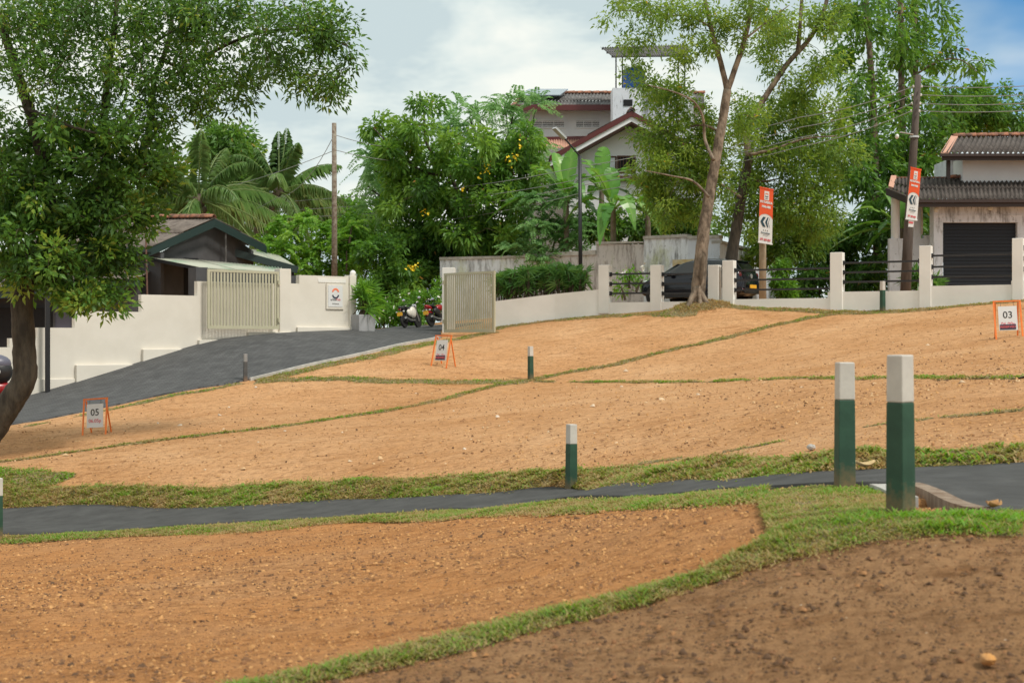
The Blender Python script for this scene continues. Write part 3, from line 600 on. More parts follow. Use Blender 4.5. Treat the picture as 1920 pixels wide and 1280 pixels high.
def flat_leaf(name, px, py, L, W, rot, m, label, cat='leaf'):
    g = G(px,py); mb = MB(); n = 8; up = []; vs = []; fs = []
    for i in range(n+1):
        t = i/n; w = W/2*math.sin(math.pi*min(1,t*.9+.05))**.8; x = (t-.5)*L; c = .18*L*(t-.5)**2*4
        for s in (-1,0,1): vs.append((x, s*w, c + abs(s)*W*.25 + .02))
    for i in range(n):
        for k in range(2): fs.append((i*3+k, i*3+k+1, i*3+k+4, i*3+k+3))
    mb.add(vs, fs); o = mb.build(name, m, smooth=True); o.location = (g.x,g.y,g.z+.03); o.rotation_euler = (R(6),0,rot); s = o.modifiers.new('thickness','SOLIDIFY'); s.thickness = .004
    return tag(o, label, cat)
flat_leaf('fallen_leaf', 1622, 886, .17, .10, .2, M['pale_dry'], 'pale dry leaf lying on the asphalt path behind the two posts')
flat_leaf('fallen_leaf', 1862, 968, .10, .09, .6, M['dry'], 'curled brown leaf at the path edge on the far right')
def stone(px, py, s, m, label, seed, sink=.3):
    g = G(px,py); mb = MB(); mb.blob((0,0,0), (s, s*.75, s*.55), 10, 7); rd = random.Random(seed)
    mb.v = [tuple(c*(1+.22*(rd.random()-.5)) for c in v) for v in mb.v]
    o = mb.build('stone', m); o.location = (g.x,g.y,g.z+s*.55*(1-sink)); o.rotation_euler = (0,0,rd.random()*6); return tag(o, label, 'stone')
stone(1852,1243,.042,M['stone_y'],'ochre stone on the brown lot in the bottom right corner',1)
stone(1062,1142,.036,M['stone_y'],'ochre stone just above the front grass strip',2)
stone(1521,842,.06,M['concrete'],'whitish stone lump on the lot behind the near posts',4)

# ------------------------------------------------------------------ drain beside the near post
def drain():
    t = thing('roadside_drain', 'short concrete drain opening beside the nearest green post', 'drain', G(1712,948))
    a = poly_world([(1700,917),(1714,921),(1745,934),(1775,950),(1815,964),(1860,968)], 22); mb = MB()
    zz = lambda p: float(H(np.array([p[0]]), np.array([p[1]]), False)[0])
    for i in range(21): mb.wall(a[i], a[i+1], zz(a[i])-.40, zz(a[i])+.045, .11, .02, zz(a[i+1])+.045, zz(a[i+1])-.40)
    mb.build('side_wall', M['drain'], t)
    b = poly_world([(1636,915),(1660,924),(1688,940)], 10); mb = MB()
    for i in range(9): mb.wall(b[i], b[i+1], zz(b[i])-.34, zz(b[i])+.03, .13, .02, zz(b[i+1])+.03, zz(b[i+1])-.34)
    mb.build('edge_block', M['concrete'], t)
drain()

# ------------------------------------------------------------------ boundary posts
def make_post(h, w, white, green):
    root = bpy.data.objects.new('boundary_post', None); COL.objects.link(root)
    wf = .30
    mb = MB(); z = -.25; zs = h*(1-wf); k = lambda t: w/2*(1.05-.10*t/h)
    def sect(z): return [(-k(z),-k(z),z),(k(z),-k(z),z),(k(z),k(z),z),(-k(z),k(z),z)]
    mb.hexa(sect(-.25)+sect(zs)); mb.build('painted_shaft', green, root, bevel=.006)
    mb = MB(); mb.hexa(sect(zs+.0005)+sect(h)); mb.build('painted_top', white, root, bevel=.008); return root
pg = make_post(.86, .115, M['white_paint'], M['green_paint'])
POSTS = [((1689,962),297,38,'tallest nearest green and white post, beside the drain opening',.95),((1584,913),234,4,'green and white post second nearest, at the edge of the turf by the path',1),
    ((1071,918),123,30,'green and white post standing in the path bank below the middle of the field',1),((995,711),62,32,'green and white post where the grass lines cross mid field',1),
    ((1655,573),57,30,'small green and white post right against the railed fence',1),((-4,1006),110,30,'green and white post cut off by the left edge of the picture',1)]
for i, (b, hpx, rz, lab, ws) in enumerate(POSTS):
    o = pg if i == 0 else copy_tree(pg); g = G(max(b[0],-300), b[1]) if b[0] != 1655 else Vector((*U(1655,0,41.55).xy, Hs(U(1655,0,41.55).x, 41.55))); o.location = g; s = hpx/F*g.y/.86
    o.scale = (s*ws, s*ws, s); o.rotation_euler = (0, R(.4*(i%3-1)), R(rz)); tag(o, lab, 'post', 'painted posts marking the plot boundaries')
pk = make_post(.86, .115, M['lgrey_paint'], M['grey_paint']); g = G(460,713); pk.location = g; s = 50/F*g.y/.86; pk.scale = (s,s,s); pk.rotation_euler = (0,0,R(25)); tag(pk, 'grey two tone post at the kerb of the paved road', 'post', 'painted posts marking the plot boundaries')

# ------------------------------------------------------------------ A-frame plot signs
def frame_sign(num, price, reserved, px, py, hpx, yaw, roll, label, spread=.36):
    g = G(px, py); t = thing('plot_sign', label, 'sign', (0,0,0), 'orange A-frame plot signs'); W, Hh, D = .52, .74, spread
    fy = lambda z: D/2*(z/Hh)   # front frame leans back to the ridge
    for s in (-1,1):
        MB().bar((s*W/2,0,-.04), (s*W/2,fy(Hh),Hh), .032, .018, (0,1,0)).build('front_leg', M['orange'], t)
        MB().bar((s*(W/2-.036),D,-.04), (s*(W/2-.036),fy(Hh)+.012,Hh-.03), .028, .018, (0,1,0)).build('rear_leg', M['orange'], t)
    MB().bar((-W/2-.016,fy(Hh),Hh), (W/2+.016,fy(Hh),Hh), .03, .03).build('top_bar', M['orange'], t)
    bw, bh = .37, .50; zt = Hh-.105; tilt = math.atan2(D/2,Hh)*.6; yt = fy(zt)-.015
    Mx = Matrix.Translation((0, yt, zt)) @ Matrix.Rotation(-tilt, 4, 'X')
    b = MB().box((0,0,-bh/2),(bw,.008,bh)); b.v = [tuple(Mx @ Vector(v)) for v in b.v]; bo = b.build('board', M['board'], t)
    face = lambda z: Mx @ Matrix.Translation((0,-.0062,z)) @ Matrix.Rotation(R(90),4,'X')
    text_mesh('number', num, .20, M['ink'], bo, face(-.185), sx=1.0, bold=.001)
    text_mesh('price', price, .105, M['pink_ink'], bo, face(-.36 if not reserved else -.372), bold=.002)
    if reserved:
        r = MB().box((-.01,-.0085,-.43),(.315,.005,.105)); r.v = [tuple(Mx @ Vector(v)) for v in r.v]; r.build('reserved_sticker', M['navy'], bo)
        text_mesh('sticker_text', 'RESERVED', .068, M['red_ink'], bo, Mx @ Matrix.Translation((-.01,-.0125,-.43)) @ Matrix.Rotation(R(90),4,'X'), bold=.001)
    for s in (-1,1): MB().tube([Mx @ Vector((s*bw*.34,0,-.015)), Vector((s*bw*.34,fy(Hh),Hh-.01))], .004, 5).build('hanger', M['black'], t)
    s = hpx/F*g.y/Hh; t.location = g; t.scale = (s,s,s); t.rotation_euler = (0, roll, R(yaw)); return t
frame_sign('05','06.05p',False,176,814,66,-10,R(-4),'orange frame sign numbered 05 on the left lot by the paved road')
frame_sign('04','06.15p',True,822,687,58,-42,0,'orange frame sign numbered 04 with reserved sticker, below the open gate')
frame_sign('03','06.00p',True,1893,632,68,-9,R(-2),'orange frame sign numbered 03 with reserved sticker, at the right edge')

# ------------------------------------------------------------------ stepped cream wall on the left, gates
def on_line(A, B, px):
    k = (px-960)/F; d = B-A; t = (k*A.y-A.x)/(d.x-k*d.y); return A + d*t
def lw(px): return on_line(LA, LB, px)
def zat(p, py): return (640-py)/F*p.y
def left_wall():
    t = thing('boundary_wall', 'stepped cream boundary wall along the paved road on the left', 'wall', (lw(300).x, lw(300).y, Hs(*lw(300))))
    mb = MB(); segs = [(-260,18,651),(18,70,634),(70,140,614),(140,265,583),(265,370,552),(370,524,527)]
    for a, b, y in segs:
        pa, pb = lw(a), lw(b); mb.wall(pa, pb, -3.2, zat(pa if a > 0 else lw(0), y), .20)
    pa, pb = lw(541), lw(561); mb.wall(pa, pb, -1.5, zat(pa,531), .20)
    pa, pb = lw(561), lw(656); mb.wall(pa, pb, -1.5, zat(pa,515.5), .20)
    mb.build('wall_body', M['cream'], t)
    pa, pb = lw(522), lw(543); MB().wall(pa, pb, -1.5, zat(pa,503.5), .34, .09).build('pillar', M['cream'], t, bevel=.01)
    pa, pb = lw(654), lw(666); MB().wall(pa, pb, -1.5, zat(pa,516), .34, .07).build('pillar', M['cream'], t, bevel=.01)
    pb = lw(661); MB().blob((pb.x, pb.y+.1, zat(pb,512.5)), (.10,.10,.11), 14, 9).build('ball_finial', M['cream2'], t, smooth=True)
    for a, b, y, off in [(-200,140,712,.05),(140,268,684,.13),(265,372,654.5,.13),(370,470,637,.13),(462,545,622,.13),(555,662,613,.10)]:
        pa, pb = lw(a), lw(b); MB().wall(pa, pb, -3.2, zat(pa if a>0 else lw(0), y), .3, off).build('footing', M['cream'], t, bevel=.01)
    pa, pb = lw(596), lw(648); MB().wall(pa, pb, zat(pa,529), zat(pa,522), .02, .015).build('letter_strip', M['cream2'], t)
left_wall()
def slat_gate(name, label, A, B, zb, zt, n, grp, depth=.05, hinges=(), sw=.25):
    t = thing(name, label, 'gate', (A.x, A.y, zb), grp); d = (B-A).normalized(); mb = MB(); w = .075; nn = Vector((d.y,-d.x))
    mb.wall(A, A+d*w, zb, zt, depth); mb.wall(B-d*w, B, zb, zt, depth)
    mb.wall(A+d*w, B-d*w, zb, zb+w*1.3, depth); mb.wall(A+d*w, B-d*w, zt-w, zt, depth); mb.build('frame', M['gate'], t)
    L = (B-A).length - 2*w; p = L/n
    for i in range(n):
        c = A + d*(w+p*(i+.5)); a = c - d*p*sw; b = c + d*p*sw
        MB().wall(a, b, zb+w*1.3, zt-w, depth*.6, -depth*.2).build('slat', M['gate'], t)
    for e, z in hinges:
        c = (A if e == 0 else B); c = c + d*(.03 if e == 0 else -.03)
        MB().box((c.x+nn.x*.03, c.y+nn.y*.03, z), (.06,.05,.13), math.atan2(d.y,d.x)).build('hinge_plate', M['gate'], t)
    return t
off = Vector(((LB-LA).normalized().y, -(LB-LA).normalized().x))*.30
ga, gb = lw(389.5)+off, lw(523)+off; ga = on_line(LA+off, LB+off, 389.5); gb = on_line(LA+off, LB+off, 523.5)
slat_gate('sliding_gate', 'beige slatted gate slid open flat against the stepped cream wall', ga, gb, zat(gb,617), zat(ga,504.5), 21, 'beige slatted gates', hinges=((1,zat(gb,530)),(1,zat(gb,600))))
hp = U(832,600,46.3).xy; fp = U(927,600,44.6).xy
slat_gate('swing_gate', 'beige slatted gate leaf swung open beside the sign 04 lot', hp, fp, zat(fp,622.5), zat(hp,512.5), 22, 'beige slatted gates', hinges=((0,zat(hp,530)),(0,zat(hp,603))), sw=.20)
gp = thing('gate_pillar', 'cream pillar at the hinge of the open gate leaf', 'pillar', tuple(U(840,615,46.8)))
a, b = U(829,0,46.75).xy, U(851,0,46.7).xy; MB().wall(a, b, -.4, zat(a,501.5), .36).build('pillar', M['cream2'], gp, bevel=.01)

# emblem board on the wall
def ring_arc(mb, c, ex, ez, n, r0, r1, a0, a1, mi=0):
    k = 18; vs = []; fs = []; n = Vector(n)
    for i in range(k+1):
        a = a0+(a1-a0)*i/k
        for r in (r0,r1): p = c + ex*(math.cos(a)*r) + ez*(math.sin(a)*r); vs += [p, p+n*.004]
    for i in range(k):
        j = i*4; fs += [(j+1,j+3,j+7,j+5),(j,j+1,j+5,j+4),(j+2,j+6,j+7,j+3)]
    mb.add(vs, fs, mi)
def emblem_board():
    o = .055; d = (LB-LA).normalized(); nn = Vector((d.y,-d.x)); pa = on_line(LA+nn*o, LB+nn*o, 615.5); pb = on_line(LA+nn*o, LB+nn*o, 642.5); W = (pb-pa).length
    z1, z0 = zat(pa,534.5), zat(pa,575); c = (pa+pb)/2; t = thing('emblem_board', 'white board with orange and black ring emblem on the cream wall', 'sign', (c.x,c.y,z0))
    MB().wall(pa-d*.06, pb+d*.06, z0-.07, z1+.06, .02, -.012).build('backing_panel', M['cream'], t)
    MB().wall(pa, pb, z0, z1, .012, 0).build('board', M['board'], t)
    ex = Vector((d.x,d.y,0)); ez = Vector((0,0,1)); n3 = Vector((nn.x,nn.y,0)); C = Vector((c.x,c.y,0)) + n3*.003; hgt = z1-z0
    mb = MB(); ring_arc(mb, C+ez*(z1-hgt*.33), ex, ez, n3, W*.15, W*.25, R(8), R(172)); mb.build('emblem_top', M['logo_orange'], t)
    mb = MB(); ring_arc(mb, C+ez*(z1-hgt*.42), ex, ez, n3, W*.16, W*.25, R(188), R(352)); mb.build('emblem_base', M['navy'], t)
    R3 = Matrix.Identity(4)
    for i, v in enumerate((ex, ez, n3)):
        for j in range(3): R3[j][i] = v[j]
    base = Vector(wloc(t)); P = lambda dx, f: Matrix.Translation(C + ex*dx + ez*(z1-hgt*f) + n3*.003 - base) @ R3
    text_mesh('name_text', 'urban', W*.19, M['ink'], t, P(-W*.13,.66)); text_mesh('name_text', 'Oak', W*.19, M['red_ink'], t, P(W*.19,.66))
    text_mesh('small_text', 'PITTUGALA', W*.09, M['ink'], t, P(0,.86), sx=1.0)
emblem_board()

# ------------------------------------------------------------------ low cream wall and railed fence
FA = U(1120,0,46.0).xy; FB = U(1920,0,40.0).xy
def fl(px): return on_line(FA, FB, px)
def fence():
    t = thing('railed_fence', 'cream fence with square posts, low wall and three black rails', 'fence', (fl(1450).x, fl(1450).y, 1.0))
    mb = MB(); segs = [(1107,1335,566),(1335,1552,560),(1552,1722,546),(1722,1896,535),(1896,2150,526)]
    for a, b, y in segs:
        pa, pb = fl(a), fl(b); mb.wall(pa, pb, -.2, zat(fl((a+b)/2 if b<1900 else 1910), y), .22)
    # sloping wing beside the gate
    wa = U(925,0,46.3).xy; wb = fl(1123.5); z1, z2, z3 = zat(wa,565), zat(U(1040,0,46.25),551), zat(wb,541.5); wm = U(1040,0,46.25).xy
    mb.wall(wa, wm, -.4, z1, .2, 0, z2); mb.wall(wm, wb, -.2, z2, .2, 0, z3-.02)
    mb.build('base_wall', M['cream2'], t)
    posts = [(1123,1142,497),(1220,1240,497),(1328,1348,497),(1355,1376,488.5),(1557,1580,473.5),(1724,1746,461),(1898,1919,447)]
    for a, b, y in posts:
        pa, pb = fl(a), fl(b); MB().wall(pa, pb, .9, zat(pa,y), .30, .05).build('post', M['cream2'], t, bevel=.012)
    rails = [(1142,1220,(514,532,550)),(1240,1328,(514,532,550)),(1376,1557,(506.5,525,543.5)),(1580,1724,(492.5,510.5,528.5)),(1746,1898,(479,500,519)),(1919,2090,(464,484,504))]
    for a, b, ys in rails:
        pa, pb = fl(a), fl(b); d = (pb-pa).normalized(); nn = Vector((d.y,-d.x))
        for y in ys:
            z = zat(fl(max(a,1130)+10), y); p0 = Vector((*(pa-nn*.08),z)); p1 = Vector((*(pb-nn*.08),z))
            MB().bar(p0, p1, .055, .055).build('rail', M['black'], t)
            for c, s in ((p0,1),(p1,-1)):
                q = c + Vector((d.x,d.y,0))*s*.02; MB().box(tuple(q), (.05,.13,.13), math.atan2(d.y,d.x)).build('rail_bracket', M['black'], t)
fence()

# ------------------------------------------------------------------ roofs
def corr_roof(parent, TL, TR, BR, BL, cols, rows, waves, amp, m, name='roof_sheet', jitter=.01):
    TL, TR, BR, BL = map(Vector, (TL,TR,BR,BL)); nrm = (TR-TL).cross(BL-TL).normalized()
    if nrm.z < 0: nrm = -nrm
    rd = random.Random(int(abs(TL.x*100))); k = waves*4
    for r in range(rows):
        for c in range(cols):
            vs = []; fs = []; lift = .018*(rows-1-r) + rd.uniform(0,jitter); v0 = r/rows; v1 = min((r+1)/rows + (.03 if r < rows-1 else 0), 1.0); v0 = max(0, v0 - (0 if r == 0 else .0))
            for i in range(k+1):
                u = (c+i/k)/cols
                for v in (v0, v1):
                    p = (TL*(1-u)+TR*u)*(1-v) + (BL*(1-u)+BR*u)*v
                    vs.append(p + nrm*(amp*math.cos(2*math.pi*i/4*1.0)+lift*(1.6 if v == v1 else .6)))
            fs = [(2*i,2*i+1,2*i+3,2*i+2) for i in range(k)]
            mb = MB(); mb.add(vs, fs); o = mb.build(name, m, parent, smooth=True); s = o.modifiers.new('thickness','SOLIDIFY'); s.thickness = .012; s.offset = -1
def ridge_tiles(parent, A, B, n, r, m):
    A, B = Vector(A), Vector(B); d = (B-A)/n; side = d.cross(Vector((0,0,1))).normalized(); up = Vector((0,0,1))
    for i in range(n):
        vs = []; a = A+d*i; b = A+d*(i+1.12); k = 6
        for p, rr in ((a,r*.88),(b,r*1.08)):
            for j in range(k+1):
                t = math.pi*j/k; vs.append(p + side*math.cos(t)*rr + up*math.sin(t)*rr)
        mb = MB(); mb.add(vs, [(j,j+1,j+k+2,j+k+1) for j in range(k)]); o = mb.build('ridge_tile', m, parent, smooth=True); s = o.modifiers.new('thickness','SOLIDIFY'); s.thickness = .015
def window(parent, a, b, z0, z1, frame_m, pane_m, off=.03, bars=0, slats=0, name='window', bar_m=None):
    # a, b plan points on the wall face
    a = Vector(a[:2]); b = Vector(b[:2]); d = (b-a).normalized(); fw = .06; mb = MB()
    mb.wall(a, a+d*fw, z0, z1, .08, off); mb.wall(b-d*fw, b, z0, z1, .08, off); mb.wall(a+d*fw, b-d*fw, z0, z0+fw, .08, off); mb.wall(a+d*fw, b-d*fw, z1-fw, z1, .08, off)
    w = mb.build(name, frame_m, parent)
    MB().wall(a+d*fw, b-d*fw, z0+fw, z1-fw, .02, .014).build('pane', pane_m, w)
    L = (b-a).length
    for i in range(bars):
        c = a + d*(L*(i+1)/(bars+1)); MB().wall(c-d*.015, c+d*.015, z0+fw, z1-fw, .03, .045).build('bar', bar_m or frame_m, w)
    for i in range(slats):
        z = z0+fw+(z1-z0-2*fw)*(i+.5)/slats; h = (z1-z0-2*fw)/slats*.5; MB().wall(a+d*fw, b-d*fw, z-h/2, z+h/2, .03, .04).build('slat', bar_m or frame_m, w)
    return w
def W3(px, py, Y): return U(px, py, Y)

# ------------------------------------------------------------------ dark grey house on the left
def grey_house():
    t = thing('grey_house', 'dark grey house with gabled brown sheet roof behind the stepped wall', 'house', (-12.5,51,-1.2))
    A, B, L, Rr = W3(402,410,50), W3(150,412,52.5), W3(283,464,47.5), W3(498,460,52.5); e = B-A
    corr_roof(t, B, A, L, L+e, 6, 2, 7, .022, M['roof_brown'])
    corr_roof(t, A, B, Rr+e, Rr, 6, 2, 7, .022, M['roof_brown'])
    ridge_tiles(t, A+Vector((0,0,.03)), B+Vector((0,0,.03)), 13, .13, M['clay'])
    dn = Vector((0,0,-.30)); fw = Vector((.10,-.28,0))
    MB().prism([L+fw*.2-Vector((.1,0,.02)), A+fw*.2-Vector((0,0,.02)), A+fw*.2+dn, L+fw*.2+dn-Vector((.1,0,0))], (.02,.05,0)).build('bargeboard', M['dkgreen'], t)
    MB().prism([A+fw*.2-Vector((0,0,.02)), Rr+fw*.2-Vector((0,0,.02)), Rr+fw*.2+dn, A+fw*.2+dn], (.02,.05,0)).build('bargeboard', M['dkgreen'], t)
    g = Vector((-.18,.62,0)); MB().prism([L+g+Vector((.25,.15,-.18)), A+g+Vector((0,0,-.12)), Rr+g+Vector((-.35,-.15,-.18)), Vector((Rr.x-.35+g.x,Rr.y-.15+g.y,-1.3)), Vector((L.x+.25+g.x,L.y+.15+g.y,-1.3))], (-.10,.16,0)).build('gable_wall', M['house_grey'], t)
    a = L+Vector((.2,.5,-.12)); b = a+e; MB().prism([a, b, Vector((b.x,b.y,-1.6)), Vector((a.x,a.y,-1.6))], (.08,.14,0)).build('side_wall', M['house_grey'], t)
    MB().bar(L+Vector((0,-.05,-.08)), L+e+Vector((0,-.05,-.08)), .14, .16).build('gutter', M['dkgreen'], t)
    q = W3(423,430,50.9); MB().tube([q, q-Vector((0,0,1.3))], .035, 6).build('downpipe', M['roof_grey'], t)
    # green lean-to roof over the yard
    corr_roof(t, W3(254,478,48.6), W3(527,502,51.2), W3(531,511.5,50.0), W3(373,502,46.4), 5, 1, 9, .03, M['roof_green'])
    MB().bar(W3(372,505,46.5), W3(531,514,50.1), .06, .10).build('rafter', M['dark'], t)
    MB().bar(W3(254,480,48.6), W3(373,504,46.4), .05, .10).build('rafter', M['dark'], t)
    p = lw(380); MB().wall((lw(369).x-.1,lw(369).y+.35), (lw(391).x-.1,lw(391).y+.35), .8, zat(lw(380),500), .5).build('block_pillar', M['house_grey'], t)
    pa, pb = lw(392)+Vector((-.1,.45)), lw(560)+Vector((-.1,.45)); MB().wall(pa, pb, .5, 2.1, .15).build('yard_wall', M['house_grey'], t)
    MB().wall((W3(262,0,48.5).x,48.5), (W3(372,0,49.6).x,49.6), -1, 2.9, .1).build('opening_shade_panel', M['dark'], t)  # black sheet painting in the shade under the lean-to roof; no door here
    # small rear roof
    corr_roof(t, W3(436,467,55), W3(505,469,57), W3(560,504,53), W3(444,476,52), 3, 1, 7, .025, M['roof_green'])
    MB().bar(W3(440,474,51.9), W3(558,506,52.9), .06, .26).build('bargeboard', M['dkgreen'], t)
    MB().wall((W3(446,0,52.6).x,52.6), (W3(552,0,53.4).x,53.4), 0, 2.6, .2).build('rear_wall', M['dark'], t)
    # long low lean-to on the left
    corr_roof(t, W3(-90,499,49), W3(292,505,49.2), W3(262,520,46.6), W3(-90,553,45.4), 8, 2, 7, .022, M['roof_brown'])
    MB().bar(W3(-90,561,45.5), W3(262,528,46.7), .05, .24).build('fascia', M['dkgreen'], t)
    MB().wall((W3(-90,0,46.6).x,46.6), (W3(262,0,47.4).x,47.4), -2, 2.0, .2).build('low_wall', M['house_grey'], t)
    MB().wall((W3(-20,0,46.5).x,46.5), (W3(88,0,46.72).x,46.72), -1.6, 1.1, .05).build('opening_shade_panel', M['dark'], t)
    window(t, (W3(100,0,46.75).x,46.72), (W3(138,0,46.9).x,46.9), .1, 1.25, M['house_grey'], M['greyplastic'], .06)
grey_house()
rp = thing('rusty_pipe', 'thin rusty pipe standing upright above the stepped wall', 'pipe', (W3(275,0,44).x,44,0)); MB().tube([W3(277,585,44), W3(274,470,44), W3(272,372,44)], .028, 7).build('shaft', M['rust'], rp)
lpw = lw(90); lp = thing('lamp_post', 'black lamp post in front of the stepped wall beside the leaning tree', 'lamp post', (lpw.x+.1,lpw.y-.35,Hs(lpw.x,lpw.y-.3)))
MB().tube([(lpw.x+.1,lpw.y-.35,-2.2),(lpw.x+.1,lpw.y-.35,3.15)], .072, 10).build('shaft', M['black'], lp); MB().bar((lpw.x+.1,lpw.y-.35,3.1),(lpw.x+.55,lpw.y-.55,3.65), .34, .10).build('lamp_head', M['black'], lp)

# ------------------------------------------------------------------ weathered grey wall behind the lane
def mossy_walls():
    t = thing('weathered_wall', 'tall weathered grey wall with moss streaks behind the lane', 'wall', (0,54,1))
    P = lambda px, Y: U(px,0,Y).xy
    def seg(a, Ya, b, Yb, y, m, yb=None):
        pa, pb = P(a,Ya), P(b,Yb); z1 = zat(pa,y); z1b = zat(pb, yb) if yb else z1
        MB().wall(pa, pb, -.5, z1, .25, 0, z1b).build('wall_section', m, t); MB().wall(pa, pb, z1-.01, z1+.10, .37, .06, z1b+.10).build('coping', M['concrete'], t)
    seg(825,56,982,54.6,487,M['mossy'],484); seg(982,54.6,1118,53,482,M['rusty_wall'],474); seg(1118,53,1207,52,458,M['rusty_wall'],458)
    seg(1207,52,1290,51,448,M['mossy']); seg(1290,51,1350,50.4,448,M['white_wall'])
    seg(1350,50.4,1480,60,456,M['white_wall'],498)
mossy_walls()
pn = thing('yellow_panel', 'faded yellow sheet leaning on the white wall behind the black car', 'panel', (W3(1283,0,50.3).x,50.3,1.2))
MB().wall(W3(1261,0,50.8).xy, W3(1305,0,50.3).xy, 1.2, zat(W3(1261,0,50.8),487), .03).build('sheet', M['ochre'], pn)
bk = thing('garden_shed', 'small pale shed with dark opening glimpsed behind the bushes', 'shed', (W3(1465,0,63).x,63,1))
MB().wall(W3(1455,0,63).xy, W3(1478,0,63).xy, .5, zat(W3(1460,0,63),440), 3).build('wall', M['white_wall'], bk); MB().wall(W3(1459,0,62.96).xy, W3(1476,0,62.96).xy, zat(W3(1460,0,63),492), zat(W3(1460,0,63),482), .03).build('opening', M['dark'], bk)

# ------------------------------------------------------------------ upper house with solar panels
def upper_house():
    t = thing('upper_house', 'tall cream house with solar panels and louvred vents on the hill', 'house', (W3(1130,0,70).x,70,2))
    corr_roof(t, W3(984,176,71.5), W3(1320,176,71.5), W3(1320,203,67.2), W3(958,203,67.2), 9, 2, 6, .035, M['roof_grey'])
    ridge_tiles(t, W3(984,176,71.5), W3(1320,176,71.5), 22, .14, M['clay'])
    MB().bar(W3(957,203,67.1), W3(984,175,71.5), .2, .08).build('verge', M['clay'], t)
    MB().bar(W3(956,202,67.0), W3(1320,202,67.0), .16, .26).build('gutter', M['maroon'], t)
    MB().wall(W3(976,0,68).xy, W3(1320,0,68).xy, 1.5, zat(W3(976,0,68),206), 5).build('wall', M['house_white'], t)
    for a, b in ((995,1060),(1078,1126),(1210,1260)):
        w = window(t, W3(a,0,68).xy, W3(b,0,68).xy, zat(W3(a,0,68),241), zat(W3(a,0,68),225), M['house_white'], M['dark'], .07, 2, 3, 'vent')
    MB().bar(W3(985,261,66.9), W3(1120,258,66.9), .1, .16).build('gutter', M['maroon'], t)
    corr_roof(t, W3(985,262,67), W3(1120,260,67), W3(1120,276,65), W3(985,280,65), 5, 1, 6, .03, M['clay_pale'])
    n = Vector((0,-.35,.55))*.25
    for a, b, c, d in ((992,1028.5,1010,971),(1029,1065,1050,1010.7)):
        MB().prism([W3(a,172.5,71)+n, W3(b,172.5,71)+n, W3(c,184,68.8)+n, W3(d,184,68.8)+n], (0,.02,-.05)).build('solar_panel', M['solar'], t)
    # stained tower with a water tank and a sheet canopy
    MB().wall(W3(1149,0,64.5).xy, W3(1206,0,64.5).xy, 3, zat(W3(1150,0,64.5),165), 1.4).build('tower', M['white_wall'], t)
    MB().wall(W3(1169,0,64.47).xy, W3(1186,0,64.47).xy, zat(W3(1150,0,64.5),199), zat(W3(1150,0,64.5),187), .04).build('opening', M['dark'], t)
    c = W3(1189,167,65.2); MB().lathe(tuple(c), [(.49,0),(.52,.04),(.52,.3),(.50,.32),(.52,.34),(.52,.6),(.50,.62),(.52,.64),(.50,.82),(.30,.95),(.14,1.0)], 20).build('water_tank', M['blue_tank'], t, smooth=True)
    corr_roof(t, W3(1126,89,68.5), W3(1290,84,68.5), W3(1290,105,64), W3(1149,107,64), 6, 1, 6, .03, M['roof_grey'], 'canopy_sheet')
    for f in (.1,.5,.9): MB().bar(W3(1126,90,68.5).lerp(W3(1149,108.5,64),f), W3(1290,85.5,68.5).lerp(W3(1290,106.5,64),f), .06, .09).build('canopy_beam', M['steel'], t)
    for px, Y in ((1155,64.6),(1167,67),(1272,64.6),(1284,67)): MB().bar(W3(px,108,Y), W3(px,180,Y), .06).build('canopy_post', M['steel'], t)
    MB().wall(W3(1206,0,65.2).xy, W3(1300,0,65.2).xy, 3, zat(W3(1206,0,65.2),172), 2).build('terrace_wall', M['white_wall'], t)
upper_house()
def gable_house():
    t = thing('gable_house', 'white house with maroon gable edge half hidden by bananas and trees', 'house', (W3(1185,0,60).x,60,2.5))
    A, L, Rr = W3(1184,210,58), W3(1031,294,58), W3(1337,294,58); e = Vector((0,7.5,0))
    corr_roof(t, A+e, A, L, L+e, 7, 2, 6, .03, M['roof_dark']); corr_roof(t, A, A+e, Rr+e, Rr, 7, 2, 6, .03, M['roof_dark'])
    ridge_tiles(t, A+Vector((0,-.2,.02)), A+e, 16, .15, M['clay'])
    for P in (L, Rr):
        MB().prism([P+Vector((0,-.12,.02)), A+Vector((0,-.12,.02)), A+Vector((0,-.12,-.20)), P+Vector((0,-.12,-.20))], (0,.05,0)).build('bargeboard', M['maroon'], t)
        MB().prism([P+Vector((0,-.06,-.20)), A+Vector((0,-.06,-.20)), A+Vector((0,-.06,-.40)), P+Vector((0,-.06,-.40))], (0,.05,0)).build('fascia', M['house_white'], t)
        MB().prism([P+Vector((0,-.0,-.40)), A+Vector((0,0,-.40)), A+Vector((0,0,-.48)), P+Vector((0,0,-.48))], (0,1.3,0)).build('soffit', M['wood'], t)
    g = .9; MB().prism([Vector((L.x+.7,58+g,L.z-.1)), Vector((A.x,58+g,A.z-.42)), Vector((Rr.x-.7,58+g,Rr.z-.1)), Vector((Rr.x-.7,58+g,2)), Vector((L.x+.7,58+g,2))], (0,.2,0)).build('gable_wall', M['house_white'], t)
    y = 58+g; Z = lambda py: zat(Vector((0,y)), py); X = lambda px: Vector((U(px,0,y).x, y))
    window(t, X(1157), X(1192), Z(325), Z(292), M['wood'], M['dark'], .04, 5)
    window(t, X(1130), X(1156), Z(330), Z(293), M['wood'], M['white_wall'], .04, 1)
    window(t, X(1232), X(1275), Z(428), Z(372), M['wood'], M['white_wall'], .05, 2, 0, 'door'); window(t, X(1276), X(1300), Z(428), Z(372), M['wood'], M['dark'], .05, 4)
    MB().wall(X(1125), X(1320), Z(338), Z(331), .4, .3).build('ledge', M['wood'], t)
gable_house()

